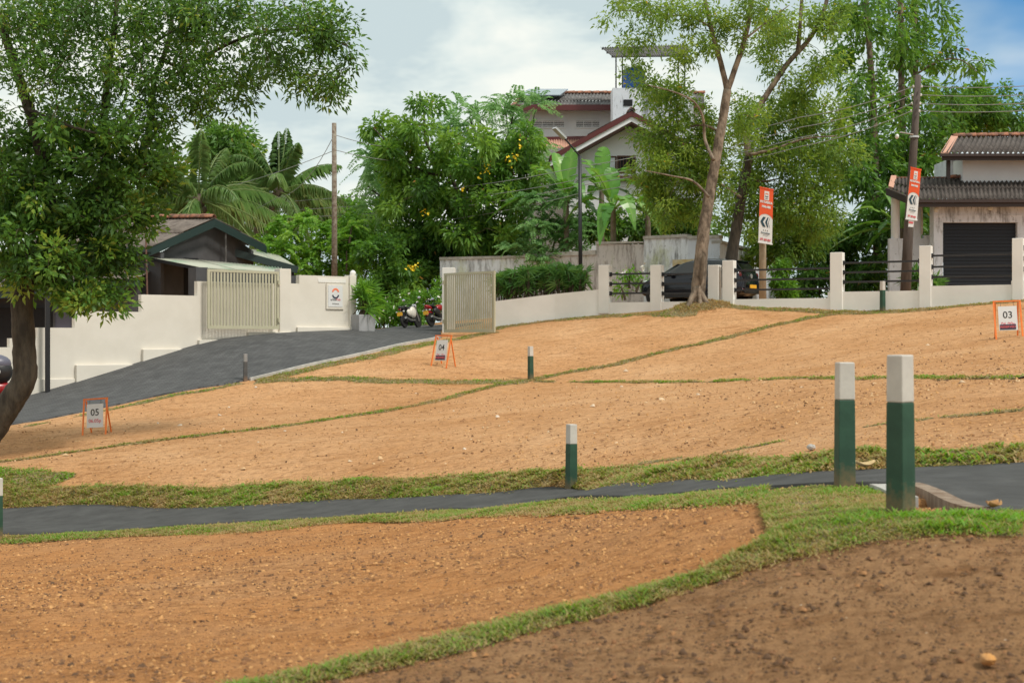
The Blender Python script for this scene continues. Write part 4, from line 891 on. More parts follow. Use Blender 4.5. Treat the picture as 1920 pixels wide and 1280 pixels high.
# ------------------------------------------------------------------ garage house on the right
def garage_house():
    t = thing('garage_house', 'white garage house with black roller shutter and dark tiled roofs', 'house', (W3(1850,0,51).x,51,1.2))
    corr_roof(t, W3(1786,257,53.4), W3(2110,252,53.4), W3(2110,287,50), W3(1766,287,50), 6, 1, 6, .045, M['roof_dark'], 'roof_sheet')
    ridge_tiles(t, W3(1786,257,53.4), W3(2110,252,53.4), 16, .13, M['clay'])
    MB().prism([W3(1764,289,50)+Vector((0,0,.06)), W3(1779,289,50)+Vector((0,0,.07)), W3(1797,257,53.4)+Vector((0,0,.06)), W3(1784,257,53.4)+Vector((0,0,.06))], (0,0,-.1)).build('verge', M['clay_pale'], t)
    MB().bar(W3(1763,291,49.9), W3(2110,291,49.9), .16, .10).build('gutter', M['brown_gutter'], t); MB().bar(W3(1766,296.5,50.05), W3(2110,296.5,50.05), .05, .16).build('fascia', M['brown_gutter'], t)
    MB().wall(W3(1805,0,50.9).xy, W3(2110,0,50.9).xy, 3, zat(W3(1805,0,50.9),296), 3).build('upper_wall', M['house_white'], t)
    MB().wall(W3(1782,0,52).xy, W3(1806,0,52).xy, 3, zat(W3(1805,0,52),297), 2).build('upper_wall', M['white_wall'], t); MB().bar(W3(1778,300,50.6), W3(1778,336,50.6), .12).build('corner_post', M['brown_gutter'], t)
    corr_roof(t, W3(1713,334,51.6), W3(2110,331,51.6), W3(2110,374,48.4), W3(1718,374,48.4), 8, 2, 6, .045, M['roof_dark'])
    corr_roof(t, W3(1673,334,51.6), W3(1713,334,51.6), W3(1718,374,48.4), W3(1668,352,50.6), 1, 2, 6, .045, M['roof_dark'])
    MB().bar(W3(1671,333,51.6), W3(1790,333,51.6), .12, .05).build('flashing', M['clay'], t)
    ridge_tiles(t, W3(1780,334,51.2), W3(2110,331,51.2), 26, .11, M['clay'])
    MB().prism([W3(1666,352,50.6)+Vector((0,0,.07)), W3(1677,356,50.4)+Vector((0,0,.07)), W3(1681,333,51.6)+Vector((0,0,.08)), W3(1671,333,51.6)+Vector((0,0,.08))], (0,0,-.12)).build('verge', M['clay_pale'], t)
    for a, b in ((W3(1664,355,50.5),W3(1718,377,48.3)), (W3(1718,377,48.3),W3(2110,377,48.3))): MB().bar(a, b, .14, .10).build('gutter', M['brown_gutter'], t); MB().bar(a+Vector((0,.1,-.12)), b+Vector((0,.1,-.12)), .05, .14).build('fascia', M['brown_gutter'], t)
    Y = 49.3; X = lambda px, dy=0: U(px,0,Y+dy).xy; Z = lambda py: zat(Vector((0,Y)), py)
    MB().wall(X(1751), X(1768), .6, Z(417), .5).build('gate_pier', M['white_wall'], t)
    MB().wall(X(1751), X(2110), Z(417), Z(386), .5, .004).build('lintel', M['lintel'], t); MB().wall(X(1749), X(2110), Z(386), Z(383), .56, .03).build('coping', M['lintel'], t)
    MB().wall(X(1750), X(2110), Z(404), Z(402.6), .1, .02).build('ledge', M['lintel'], t)
    MB().wall(X(1908), X(2110), .6, Z(417), .5).build('gate_pier', M['white_wall'], t)
    sh = MB(); n = 27; za, zb = .9, Z(417); shut = MB().wall(X(1769,.2), X(1907,.2), za, zb, .02).build('roller_shutter', M['shutter'], t)
    for i in range(n):
        z0 = za+(zb-za)*i/n; z1 = za+(zb-za)*(i+.80)/n
        pa, pb = X(1769,.17), X(1907,.17); MB().hexa([(pa.x,pa.y,z0),(pb.x,pb.y,z0),(pb.x,pb.y+.03,z0),(pa.x,pa.y+.03,z0),(pa.x,pa.y+.018,z1),(pb.x,pb.y+.018,z1),(pb.x,pb.y+.03,z1),(pa.x,pa.y+.03,z1)]).build('slat', M['shutter'], shut)
    Y2 = 50.3; X2 = lambda px: U(px,0,Y2).xy; Z2 = lambda py: zat(Vector((0,Y2)), py)
    MB().wall(X2(1668), X2(1733), .6, Z2(447), .25).build('side_wall', M['white_wall'], t); MB().wall(X2(1733), X2(1752), .6, Z2(441), .25).build('side_wall', M['mossy'], t)
    c = U(1679,0,50.45); MB().lathe((c.x,c.y,Z2(447)), [(.155,0),(.155,Z2(357)-Z2(447))], 18).build('column', M['house_white'], t, smooth=False)
    MB().wall(X2(1713), X2(1727), Z2(447), Z2(377), .28).build('column', M['white_wall'], t)
    q = U(1729,0,50.1); MB().tube([(q.x,q.y,Z2(440)),(q.x,q.y,Z2(380)),(q.x-.1,q.y,Z2(376)),(q.x-.2,q.y,Z2(380))], .035, 7).build('vent_pipe', M['concrete'], t, smooth=True)
    for px, py in ((1755,393),(1856,390)):
        q = U(px,py,49.2); MB().lathe((q.x,q.y-.10,q.z), [(.06,0),(.09,.03),(.09,.08),(.07,.1)], 12, 'y').build('wall_light', M['ceramic'], t)
garage_house()

# ------------------------------------------------------------------ poles, banners, wires
def tube_thing(name, label, cat, path, radii, m, n=10, base=None, part='shaft', wob=0, group=None):
    b = base or path[0]; t = thing(name, label, cat, tuple(b), group); MB().tube(path, radii, n, wob=wob).build(part, m, t, smooth=True); return t
tube_thing('timber_pole', 'weathered timber pole rising behind the emblem wall', 'pole', [W3(627,560,52), W3(627,400,52), W3(626.5,231,52)], [.115,.10,.085], M['lpole'])
up = tube_thing('utility_pole', 'tall leaning dark utility pole carrying wires, right of the railed fence', 'utility pole', [W3(1696,585,45.5), W3(1703,440,45.5), W3(1713,280,45.5), W3(1722,141,45.5)], [.175,.155,.125,.095], M['pole'], 12)
for y, dx in ((162,0),(178,-1.5),(194,-2.5),(208,-3.5)):
    for s in (-1,1): q = W3(1722-(y-141)*.07+s*8+dx*.3, y, 45.3); MB().lathe(tuple(q), [(.02,-.04),(.035,-.02),(.022,0),(.035,.02),(.015,.04)], 10).build('insulator', M['ceramic'], up)
MB().lathe(tuple(W3(1714,257,45.5)), [(.16,-.03),(.16,.03)], 12).build('band', M['alu'], up)
MB().tube([W3(1712,252,45.3), W3(1700,250,45), W3(1688,248,44.6)], .022, 6).build('lamp_arm', M['alu'], up); MB().blob(tuple(W3(1682,256,44.5)), (.06,.10,.08), 10, 7).build('lamp_head', M['ceramic'], up)
cp = tube_thing('concrete_pole', 'slim round concrete pole behind the fence carrying a banner', 'pole', [W3(1430,590,47), W3(1430,450,47), W3(1432,352,47)], [.125,.115,.105], M['cpole'], 12)
def banner(label, tl, tr, br, bl, Y, phone, squash=1.0):
    TLp, TRp, BRp, BLp = (U(*p, Y) for p in (tl,tr,br,bl)); t = thing('banner', label, 'banner', tuple((BLp+BRp)/2), 'orange and white roadside banners')
    base = Vector(t.location); nrm = Vector((0,-1,0))
    def P(u, v, o=0.0): return (TLp*(1-u)+TRp*u)*v + (BLp*(1-u)+BRp*u)*(1-v) + nrm*o
    def poly(name, pts, m, o, parent=t, th=.004): return MB().prism([P(u,v,o) for u,v in pts], (0,th,0)).build(name, m, parent)
    sheet = MB().prism([P(0,0),P(1,0),P(1,1),P(0,1)], (0,.02,0)).build('sheet', M['banner_white'], t)
    arch = [(1-k/12, .455+.08*math.sin(math.pi*(k/12))**.6+ .0*k) for k in range(13)]
    poly('orange_field', [(0,1),(1,1)]+arch[0:1]+arch[1:], M['banner_orange'], .008)
    MB().bar(P(-.04,1.0,-.0), P(1.04,1.0,0), .04).build('top_rod', M['banner_orange'], t); MB().bar(P(-.04,0,0), P(1.04,0,0), .035).build('bottom_rod', M['banner_white'], t)
    poly('emblem_panel', [(.34,.785),(.70,.785),(.70,.95),(.34,.95)], M['banner_white'], .014)
    w = (TRp-TLp).length; h = (TLp-BLp).length; ex = (TRp-TLp).normalized(); ez = (TLp-BLp).normalized()
    mb = MB(); c = P(.52,.885,.016); ring_arc(mb, c, ex, ez, nrm, w*.06, w*.12, R(10), R(170)); mb.build('emblem_top', M['logo_orange'], t)
    mb = MB(); c = P(.52,.865,.016); ring_arc(mb, c, ex, ez, nrm, w*.06, w*.12, R(190), R(350)); mb.build('emblem_base', M['navy'], t)
    poly('emblem_line', [(.42,.806),(.62,.806),(.62,.815),(.42,.815)], M['navy'], .018)
    poly('chevron', [(.10,.385),(.30,.475),(.50,.475),(.30,.385),(.50,.295),(.30,.295)], M['teal'], .010)
    poly('chevron', [(.46,.385),(.62,.475),(.70,.475),(.60,.385),(.70,.295),(.62,.295)], M['teal'], .010)
    poly('chevron', [(.68,.385),(.80,.475),(.82,.475),(.71,.385),(.82,.295),(.80,.295)], M['greyplastic'], .010)
    R3 = Matrix.Identity(4); e3 = -nrm
    for j in range(3): R3[j][0] = ex[j]; R3[j][1] = ez[j]; R3[j][2] = nrm[j]
    def tx(name, s, size, u, v, m, bold=.0, sx=1.0): text_mesh(name, s, size, m, t, Matrix.Translation(P(u,v,.013)-base) @ R3, sx=sx, bold=bold)
    tx('place_text','PITTUGALA', w*.215, .5, .745, M['banner_white'], .008, .80); tx('place_text','MALABE', w*.215, .5, .662, M['banner_white'], .008, .80)
    for u in (.36,.5,.64): poly('pictogram', [(u-.03,.225),(u+.03,.225),(u,.25)], M['ink'], .010)
    tx('name_text','GroundNest', w*.15, .5, .185, M['teal'], .002, .85); tx('small_text','LAND SALES', w*.07, .5, .145, M['ink'])
    tx('phone_text', phone, w*.21, .5, .062, M['red_ink'], .005, .72); return t
banner('orange and white banner on the slim concrete pole near the black car', (1425,351), (1450,356), (1447.5,458), (1422,454), 46.7, '077 450 850')
banner('orange and white banner tilted on the leaning utility pole', (1708,314), (1727,318.5), (1719.5,413), (1698.5,410.5), 45.1, '077 450 850')
po = thing('small_poster', 'small white and red poster under the tilted banner on the utility pole', 'poster', tuple(W3(1709,426,45.1)))
MB().prism([W3(1704,413,45.1),W3(1714,414,45.1),W3(1712.5,426,45.1),W3(1703,425,45.1)], (0,.01,0)).build('sheet', M['banner_white'], po); MB().prism([W3(1704.5,415,45.09),W3(1713,416,45.09),W3(1712,419.5,45.09),W3(1704,418.5,45.09)], (0,.005,0)).build('red_print', M['red_ink'], po)
lp2 = thing('lamp_post', 'black street lamp post with solar head beside the banana plants', 'lamp post', (W3(1088,0,50.6).x,50.6,1.0))
MB().tube([W3(1089,585,50.6), W3(1087,292,50.6)], [.078,.06], 10).build('shaft', M['black'], lp2, smooth=True); MB().tube([W3(1087,293,50.6), W3(1066,268,50.4), W3(1058,259,50.3)], .032, 8).build('arm', M['black'], lp2)
MB().bar(W3(1059,260,50.2), W3(1039,240,50.0), .26, .07).build('lamp_head', M['alu'], lp2)
def wire(label, pts, sag=.25, r=.012, grp='power lines crossing the picture'):
    path = []
    for a, b in zip(pts[:-1], pts[1:]):
        a, b = Vector(a), Vector(b)
        for i in range(10): t = i/10; path.append(a.lerp(b,t) - Vector((0,0,sag*4*t*(1-t))))
    path.append(Vector(pts[-1])); o = MB().tube(path, r, 4).build('power_line', M['wire']); tag(o, label, 'wire', grp)
for i, (y0, y1, yl, y2, lab) in enumerate([(162,314,357,392,'topmost wire sagging left from the leaning utility pole'),(178,337,377,404,'second wire from the top, left of the leaning utility pole'),(194,349,394,415,'third wire from the top, left of the leaning utility pole'),(208,364,418,428,'lowest wire running left from the leaning utility pole')]):
    wire(lab, [W3(1713-i*1.2,y0,45.2), W3(1500,y0+58+i*3,47), W3(1082,y1,52.5), W3(790,yl,58), W3(240,y2,66)], .12)
for i, (y0, y1, lab) in enumerate([(162,151,'topmost wire running right from the leaning utility pole'),(178,168,'second wire running right from the leaning utility pole'),(194,184,'third wire running right from the leaning utility pole'),(208,197,'lowest wire running right from the leaning utility pole')]):
    wire(lab, [W3(1730-i*1.2,y0,45.2), W3(2100,y1-8,40)], .15)
wire('upper wire from the timber pole into the flowering tree', [W3(631,254,52), W3(760,278,58)], .1); wire('lower wire from the timber pole into the flowering tree', [W3(631,282,52), W3(780,304,58)], .1)
wire('slack wire dropping left from the timber pole to the palms', [W3(622,262,52), W3(520,370,57), W3(300,420,62)], .5); wire('straight wire running left from the timber pole', [W3(622,284,52), W3(420,352,62)], .1)

# ------------------------------------------------------------------ black car in the lane
def car():
    t = thing('parked_car', 'black hatchback car parked behind the cream fence in the lane', 'car')
    ST = [(-1.86,.42,.78,.88,.62,.50),(-1.80,.30,.92,1.06,.76,.57),(-1.60,.22,.98,1.34,.82,.58),(-1.25,.20,.98,1.49,.84,.58),(-.5,.20,.95,1.54,.845,.59),(.2,.20,.93,1.50,.845,.58),(.75,.20,.92,1.26,.845,.60),(1.15,.20,.90,.99,.835,.68),(1.5,.22,.83,.90,.80,.62),(1.78,.28,.70,.75,.72,.52),(1.88,.40,.58,.62,.60,.42)]
    def sec(s):
        x, zb, be, ro, hw, rw = s; h = [(0,zb),(hw*.88,zb),(hw,zb+.10),(hw*1.01,(zb+be)/2),(hw*.985,be),(hw*.4+rw*.6-.02,be+(ro-be)*.6),(rw-.03,ro-.035),(0,ro+.015)]
        return [(x,-y,z) for y,z in h] + [(x,y,z) for y,z in reversed(h[1:-1])]
    mb = MB(); n = 14; vs = []; fs = []
    for s in ST: vs += sec(s)
    for i in range(len(ST)-1):
        for k in range(n): fs.append((i*n+k, (i+1)*n+k, (i+1)*n+(k+1)%n, i*n+(k+1)%n))
    fs.append(tuple(range(n))); fs.append(tuple(reversed(range((len(ST)-1)*n, len(ST)*n))))
    mb.add(vs, fs); o = mb.build('body', M['carpaint'], t, smooth=True, world=False); s = o.modifiers.new('smooth','SUBSURF'); s.levels = 1; s.render_levels = 2
    def at(x, f, side):     # point on the side glass
        for a, b in zip(ST[:-1], ST[1:]):
            if a[0] <= x <= b[0]:
                u = (x-a[0])/(b[0]-a[0]); m = [p+(q-p)*u for p,q in zip(a,b)]; break
        _, zb, be, ro, hw, rw = m; y = hw*.985+(rw-.03-hw*.985)*f; return Vector((x, side*(y+.012+.02*math.sin(math.pi*f)), be+(ro-.035-be)*f))
    for side in (-1,1):
        for x0, x1, x2, x3 in ((-.35,-.35,.42,.98),(-1.18,-1.12,-.42,-.42),(-1.55,-1.40,-1.24,-1.24)):
            # bottom from x0 to x3, top from x1 to x2
            q = []
            for k in range(7): q.append(at(x0+(x3-x0)*k/6, .10, side))
            for k in range(6,-1,-1): q.append(at(x1+(x2-x1)*k/6, .86, side))
            vs = q + [p-Vector((0,side*.02,0)) for p in q]; m2 = MB(); m2.add(q, [(k,k+1,12-k,13-k) for k in range(6)]); m2.build('side_window', M['glass'], t, world=False)
        MB().blob((.62,side*.95,1.0), (.09,.10,.07), 10, 7).build('wing_mirror', M['carpaint'], t, smooth=True, world=False)
        MB().bar((-.3,side*.862,.82),(-.1,side*.866,.82), .02,.03).build('door_handle', M['carpaint'], t, world=False)
        MB().bar((-1.2,side*.85,.27),(1.15,side*.85,.27), .03,.10).build('side_skirt', M['blackplastic'], t, world=False)
        for x in (-1.18, 1.18):
            w = MB().lathe((x,side*.76,.30), [(.20,-.10),(.28,-.10),(.305,-.06),(.305,.06),(.28,.10),(.20,.10)], 24, 'y').build('wheel', M['tyre'], t, world=False)
            rm = MB(); rm.lathe((x,side*.85,.30), [(.21,-.02),(.215,.01),(.19,.012)], 20, 'y')
            for k in range(5):
                a = 2*math.pi*k/5; rm.bar((x+.03*math.cos(a),side*.866,.30+.03*math.sin(a)),(x+.20*math.cos(a),side*.866,.30+.20*math.sin(a)), .05, .02, (0,1,0))
            rm.build('rim', M['rim'], w, world=False); MB().lathe((x,side*.835,.30), [(.36,-.006),(.36,.010)], 24, 'y').build('wheel_arch', M['blackplastic'], t, world=False)
        MB().blob((1.66,side*.57,.76), (.20,.10,.07), 12, 8, Matrix.Rotation(side*-.5,3,'Z')).build('headlight', M['headlamp'], t, smooth=True, world=False)
        MB().blob((-1.76,side*.63,.92), (.06,.09,.11), 10, 8).build('tail_lamp', M['redlamp'], t, smooth=True, world=False); MB().blob((-1.86,side*.60,.45), (.03,.08,.03), 8, 6).build('reflector', M['redlamp'], t, world=False)
    MB().prism([(-1.79,-.50,1.04),(-1.79,.50,1.04),(-1.50,.46,1.40),(-1.50,-.46,1.40)], (-.02,0,.012)).build('rear_window', M['glass'], t, world=False)
    MB().prism([(1.12,-.58,.985),(1.12,.58,.985),(.52,.50,1.345),(.52,-.50,1.345)], (.02,0,.012)).build('windscreen', M['glass'], t, world=False)
    MB().bar((-1.50,-.50,1.40),(-1.50,.50,1.40), .22,.03).build('roof_spoiler', M['carpaint'], t, world=False)
    MB().bar((-1.88,-.55,.42),(-1.88,.55,.42), .06,.20).build('rear_bumper', M['blackplastic'], t, bevel=.02, world=False)
    MB().box((-1.93,0,.56),(.012,.50,.115)).build('number_plate', M['plate'], t, world=False); MB().lathe((-1.865,0,.90), [(.075,-.012),(.075,.012)], 18, 'x').build('emblem', M['alu'], t, world=False)
    MB().tube([(-1.69,.30,1.16),(-1.78,0,1.10)], .010, 5).build('wiper', M['black'], t, world=False)
    c = W3(1311,0,48.8); t.location = (c.x, 48.8, Hs(c.x,48.8)+.10); t.rotation_euler = (0,0,R(180-34)); t.scale = (1.04,1.04,1.02)
car()

# ------------------------------------------------------------------ motorcycles
def motorbike(label, px, Y, yaw, body, side, tank, helmetlike):
    t = thing('motorcycle', label, 'motorcycle', (0,0,0), 'motorcycles parked by the hedge')
    for x in (-.62,.64):
        w = MB().lathe((x,0,.29), [(.20,-.04),(.27,-.045),(.29,-.02),(.29,.02),(.27,.045),(.20,.04)], 20, 'y').build('wheel', M['tyre'], t, world=False)
        rm = MB().lathe((x,0,.29), [(.205,-.02),(.205,.02),(.18,.0)], 18, 'y')
        for k in range(6): a = math.pi*k/3; rm.bar((x,0,.29),(x+.2*math.cos(a),0,.29+.2*math.sin(a)), .02,.02,(0,1,0))
        rm.build('rim', M['rim'], w, world=False)
        MB().tube([(x+.30*math.cos(a),0,.29+.31*math.sin(a)) for a in (R(30),R(60),R(90),R(120),R(150))], .05, 6).build('mudguard', body, t, world=False)
    MB().blob((.02,0,.42),(.26,.14,.20),10,8).build('engine', M['steel'], t, world=False)
    MB().blob((.12,0,.78),(.30,.15,.14),12,8, Matrix.Rotation(R(-8),3,'Y')).build('fuel_tank', tank, t, smooth=True, world=False)
    MB().blob((-.38,0,.82),(.36,.14,.07),12,8, Matrix.Rotation(R(8),3,'Y')).build('seat', M['blackplastic'], t, smooth=True, world=False)
    MB().blob((-.68,0,.78),(.26,.11,.09),12,8, Matrix.Rotation(R(16),3,'Y')).build('tail', body, t, smooth=True, world=False)
    for s in (-1,1):
        MB().blob((-.30,s*.16,.60),(.26,.07,.15),12,8, Matrix.Rotation(R(12),3,'Y')).build('side_panel', side, t, smooth=True, world=False)
        MB().tube([(.62,s*.08,.29),(.46,s*.08,.80),(.42,s*.08,.95)], .025, 6).build('fork', M['alu'], t, world=False); MB().tube([(-.62,s*.09,.29),(-.45,s*.12,.72)], .03, 6).build('shock', M['steel'], t, world=False)
        MB().tube([(.38,s*.05,.98),(.34,s*.25,1.02),(.26,s*.36,.99)], .017, 6).build('handlebar', M['steel'], t, world=False); MB().tube([(.34,s*.26,1.02),(.34,s*.34,1.18)], .008, 5).build('mirror_stem', M['steel'], t, world=False)
        MB().blob((.34,s*.36,1.22),(.02,.08,.05),10,6).build('mirror', M['mirror'], t, world=False); MB().blob((-.86,s*.16,.66),(.03,.05,.03),8,6).build('indicator', M['ceramic'], t, world=False)
    MB().blob((.50,0,.92),(.10,.10,.10),10,8).build('headlight', M['headlamp'], t, world=False); MB().box((-.93,0,.56),(.012,.24,.15)).build('number_plate', M['plate'], t, world=False)
    MB().blob((-.90,0,.74),(.03,.08,.04),8,6).build('tail_lamp', M['redlamp'], t, world=False); MB().tube([(.1,-.15,.30),(-.3,-.17,.30),(-.8,-.18,.40)], [.03,.045,.05], 8).build('exhaust', M['rim'], t, world=False)
    if helmetlike: MB().blob((-.10,-.20,.62),(.26,.10,.24),14,10).build('leg_shield', side, t, smooth=True, world=False)
    x = (px-960)/F*Y; t.location = (x, Y, Hs(x,Y)+.02); t.rotation_euler = (R(-9),0,R(yaw)); t.scale = (.84,)*3
motorbike('black and white motorcycle parked rear-on beside the flowering hedge', 772, 49.2, 68, M['blackplastic'], M['whitegloss'], M['blackplastic'], True)
motorbike('red and black motorcycle half hidden behind the gate pillar', 824, 49.0, 62, M['red'], M['blackplastic'], M['red'], False)
def left_scooter():
    t = thing('delivery_scooter', 'red scooter with a black rounded top box at the left edge', 'scooter')
    MB().blob((0,0,1.06),(.34,.27,.30),14,10).build('top_box', M['blackplastic'], t, smooth=True, world=False); MB().blob((0,0,1.22),(.31,.25,.20),14,8).build('box_lid', M['greyplastic'], t, smooth=True, world=False)
    MB().lathe((.05,-.272,1.06),[(.075,-.01),(.075,.012)],18,'y').build('badge', M['ceramic'], t, world=False)
    MB().blob((-.35,0,.66),(.70,.24,.22),14,10, Matrix.Rotation(R(-6),3,'Y')).build('body', M['red'], t, smooth=True, world=False); MB().blob((-.75,0,.90),(.40,.16,.08),12,8).build('seat', M['blackplastic'], t, smooth=True, world=False)
    for x in (.05,-1.25): w = MB().lathe((x,0,.25), [(.15,-.05),(.22,-.055),(.25,-.02),(.25,.02),(.22,.055),(.15,.05)], 20, 'y').build('wheel', M['tyre'], t, world=False); MB().lathe((x,0,.25),[(.15,-.02),(.15,.02)],16,'y').build('rim', M['rim'], w, world=False)
    MB().blob((-1.22,0,.80),(.10,.22,.42),12,8).build('front_shield', M['red'], t, smooth=True, world=False); MB().tube([(-1.15,-.32,1.12),(-1.2,0,1.14),(-1.15,.32,1.12)], .02, 6).build('handlebar', M['blackplastic'], t, world=False)
    p = U(0,0,34.8); x = p.x-.10; z = zat(Vector((0,34.8)), 700)-1.12; z = Hs(x,34.8)+.03; t.location = (x,34.8,z); t.rotation_euler = (0,0,R(12)); k = (zat(Vector((0,34.8)),664)-z)/1.42; t.scale = (k,k,k)
left_scooter()

# ------------------------------------------------------------------ vegetation
LM = {
 'dark': leaf_mat('dark_leaves', [(0,(0.046,0.098,0.024)),(.35,(0.071,0.159,0.033)),(.65,(0.110,0.238,0.046)),(.85,(0.171,0.336,0.061)),(1,(0.415,0.366,0.073))], .42, .42),
 'olive': leaf_mat('olive_leaves', [(0,(0.081,0.151,0.032)),(.35,(0.130,0.232,0.045)),(.7,(0.189,0.308,0.056)),(.95,(0.270,0.373,0.065)),(1,(0.518,0.389,0.065))], .50, .5),
 'mid': leaf_mat('mid_green_leaves', [(0,(0.046,0.109,0.025)),(.4,(0.081,0.190,0.034)),(.75,(0.132,0.276,0.046)),(.95,(0.201,0.345,0.060)),(1,(0.437,0.253,0.081))], .45, .45),
 'bright': leaf_mat('bright_green_leaves', [(0,(0.079,0.194,0.032)),(.4,(0.137,0.304,0.044)),(.8,(0.194,0.389,0.063)),(1,(0.273,0.441,0.084))], .48, .5),
 'feather': leaf_mat('feathery_leaves', [(0,(0.092,0.216,0.070)),(.4,(0.162,0.324,0.113)),(.8,(0.238,0.421,0.167)),(1,(0.302,0.475,0.205))], .48, .5),
 'palm': leaf_mat('palm_leaflets', [(0,(.09,.19,.065)),(.4,(.145,.27,.092)),(.75,(.205,.325,.115)),(1,(.29,.34,.14))], .45, .35),
 'banana': leaf_mat('banana_leaves', [(0,(0.042,0.132,0.022)),(.5,(0.078,0.222,0.034)),(.85,(0.144,0.324,0.054)),(1,(0.312,0.480,0.132))], .32, .28),
 'fan': leaf_mat('fan_leaves', [(0,(0.056,0.144,0.040)),(.5,(0.100,0.231,0.055)),(.85,(0.163,0.325,0.073)),(1,(0.250,0.388,0.100))], .35, .35),
}
def unit(v): return v/np.maximum(np.linalg.norm(v,axis=-1,keepdims=True),1e-9)
def leaf_arrays(c, d, L, W, droop, r, fold=.18):
    n = len(c); d = unit(d); s = unit(np.cross(d, r.normal(size=(n,3))+np.array([0,0,.9]))); u = np.cross(s, d)
    L = np.asarray(L)[:,None]; W = np.asarray(W)[:,None]; g = np.array([0,0,-1.0])
    mid = c + d*L*.45 + g*L*droop*.2; tip = c + d*L + g*L*droop
    return np.stack([c, mid+s*W/2+u*W*fold, tip, mid-s*W/2+u*W*fold],1).reshape(-1,3)
def leaf_tris(n): return (np.arange(n)[:,None,None]*4 + np.array([[0,3,2],[0,2,1]])[None]).reshape(-1,3)
class Tree:
    """trunk and limbs as tubes; twigs reach leaf clusters spread through envelope blobs given as (px, py, rx_px, ry_px)"""
    def __init__(s, name, label, cat, base, seed, group=None):
        s.t = thing(name, label, cat, tuple(base), group); s.r = np.random.default_rng(seed); s.nodes = []; s.seed = seed
        s.LV = []; s.LT = []; s.Lt = []; s.n = 0; s.limb = MB(); s.twig = []
    def branch(s, pts, r0, r1, part='limb', m='bark', wob=.12, n=9):
        path = catmull(pts, 5); k = len(path); rad = [r0+(r1-r0)*(i/(k-1))**.85 for i in range(k)]
        MB().tube(path, rad, n, wob=wob, seed=s.seed).build(part, M[m], s.t, smooth=True)
        s.nodes += [np.array(tuple(p)) for p in path[k//5:]]
    def clusters(s, blobs, Y, depth, dens, shell=.5, zmin=None):
        out = []
        for b in blobs:
            px, py, rx, ry = b[:4]; Yb = b[4] if len(b) > 4 else Y; k = Yb/F; c = np.array(tuple(U(px,py,Yb))); rad = np.array([rx*k, depth*min(1.0,.55+rx*k/4), ry*k])
            n = max(3, int(1.45*dens*math.pi*rad[0]*rad[2])); v = unit(s.r.normal(size=(n,3)))*(s.r.random((n,1))**shell); out.append(c + v*rad)
        P = np.concatenate(out)
        if zmin is not None: P = P[P[:,2] > zmin + 0*P[:,2]]
        return P
    def twigs(s, P, r0=.012, extra=True):
        """attach clusters to the nearest existing node, near ones first; returns growth directions"""
        nodes = np.array(s.nodes); d0 = np.array([np.min(((nodes-p)**2).sum(1)) for p in P]); order = np.argsort(d0)
        A = np.zeros((len(nodes)+len(P),3)); A[:len(nodes)] = nodes; cnt = len(nodes); dirs = np.zeros_like(P)
        for i in order:
            p = P[i]; j = np.argmin(((A[:cnt]-p)**2).sum(1)); q = A[j]; s.twig.append((q, p)); dirs[i] = p-q; A[cnt] = p; cnt += 1
        return unit(dirs + 1e-6)
    def add(s, V, tone, per=4, T=None):
        n = len(V)//per; t = (np.arange(n)[:,None,None]*4 + np.array([[0,3,2],[0,2,1]])[None]).reshape(-1,3) if T is None else T
        s.LV.append(V); s.LT.append(t+s.n); s.Lt.append(np.repeat(np.clip(tone,0,1), per) if len(tone) != len(V) else tone); s.n += len(V)
    def foliage(s, P, dirs, n, R_, L, W, droop=.3, grav=0.0, spread=1.0, base=.45, var=.16, fresh=.1, cvar=.16, flat=1.0, radial=.5, lai=1.65):
        n = int(n*lai); L *= 1.06; W *= 1.22; r = s.r; m = len(P); k = np.repeat(np.arange(m), n); N = len(k)
        ct = base + cvar*r.normal(size=m) + np.where(r.random(m) < fresh, .3, 0)
        off = unit(r.normal(size=(N,3)))*(r.random((N,1))**.6)*R_; off[:,2] *= flat; c = P[k] + off
        d = dirs[k]*.55 + unit(off)*radial + r.normal(size=(N,3))*spread*.5 + np.array([0,0,-grav])
        Ls = L*(.6+.7*r.random(N)); V = leaf_arrays(c, d, Ls, W*(.7+.6*r.random(N)), droop, r)
        tone = ct[k] + var*r.normal(size=N) + .05*(off[:,2]/R_); tone = np.where(r.random(N) < .004, 1.0, np.minimum(tone,.90)); s.add(V, tone)
    def fronds(s, P, dirs, nf, FL, nl, L, W, base=.5, cvar=.15, up=.5, droop=.5):
        """bipinnate sprays: each frond a drooping rachis with leaflet pairs"""
        r = s.r; m = len(P)*nf; k = np.repeat(np.arange(len(P)), nf)
        d = unit(dirs[k]*.6 + r.normal(size=(m,3))*.7 + np.array([0,0,up])); fl = FL*(.6+.7*r.random(m)); t = np.linspace(.12,1,nl)
        g = np.array([0,0,-1.0]); pos = P[k][:,None] + d[:,None]*(fl[:,None]*t)[...,None] + g*(fl[:,None]*droop*t**2)[...,None]
        tan = unit(d[:,None] + g*(2*droop*t)[None,:,None]); side = unit(np.cross(tan, np.array([0,0,1.0])+.3*r.normal(size=(m,1,3))))
        ct = base + cvar*r.normal(size=len(P)); VV = []; TT = []
        for sg in (-1,1):
            dd = (side*sg + tan*.45).reshape(-1,3); c = pos.reshape(-1,3); ll = L*(1-.5*t**2)[None,:]*np.ones((m,1)); VV.append(leaf_arrays(c, dd + .15*r.normal(size=dd.shape), ll.ravel(), np.full(len(c), W), .25, r)); TT.append(np.repeat(ct[k],nl) + .10*r.normal(size=len(c)))
        s.add(np.concatenate(VV), np.concatenate(TT))
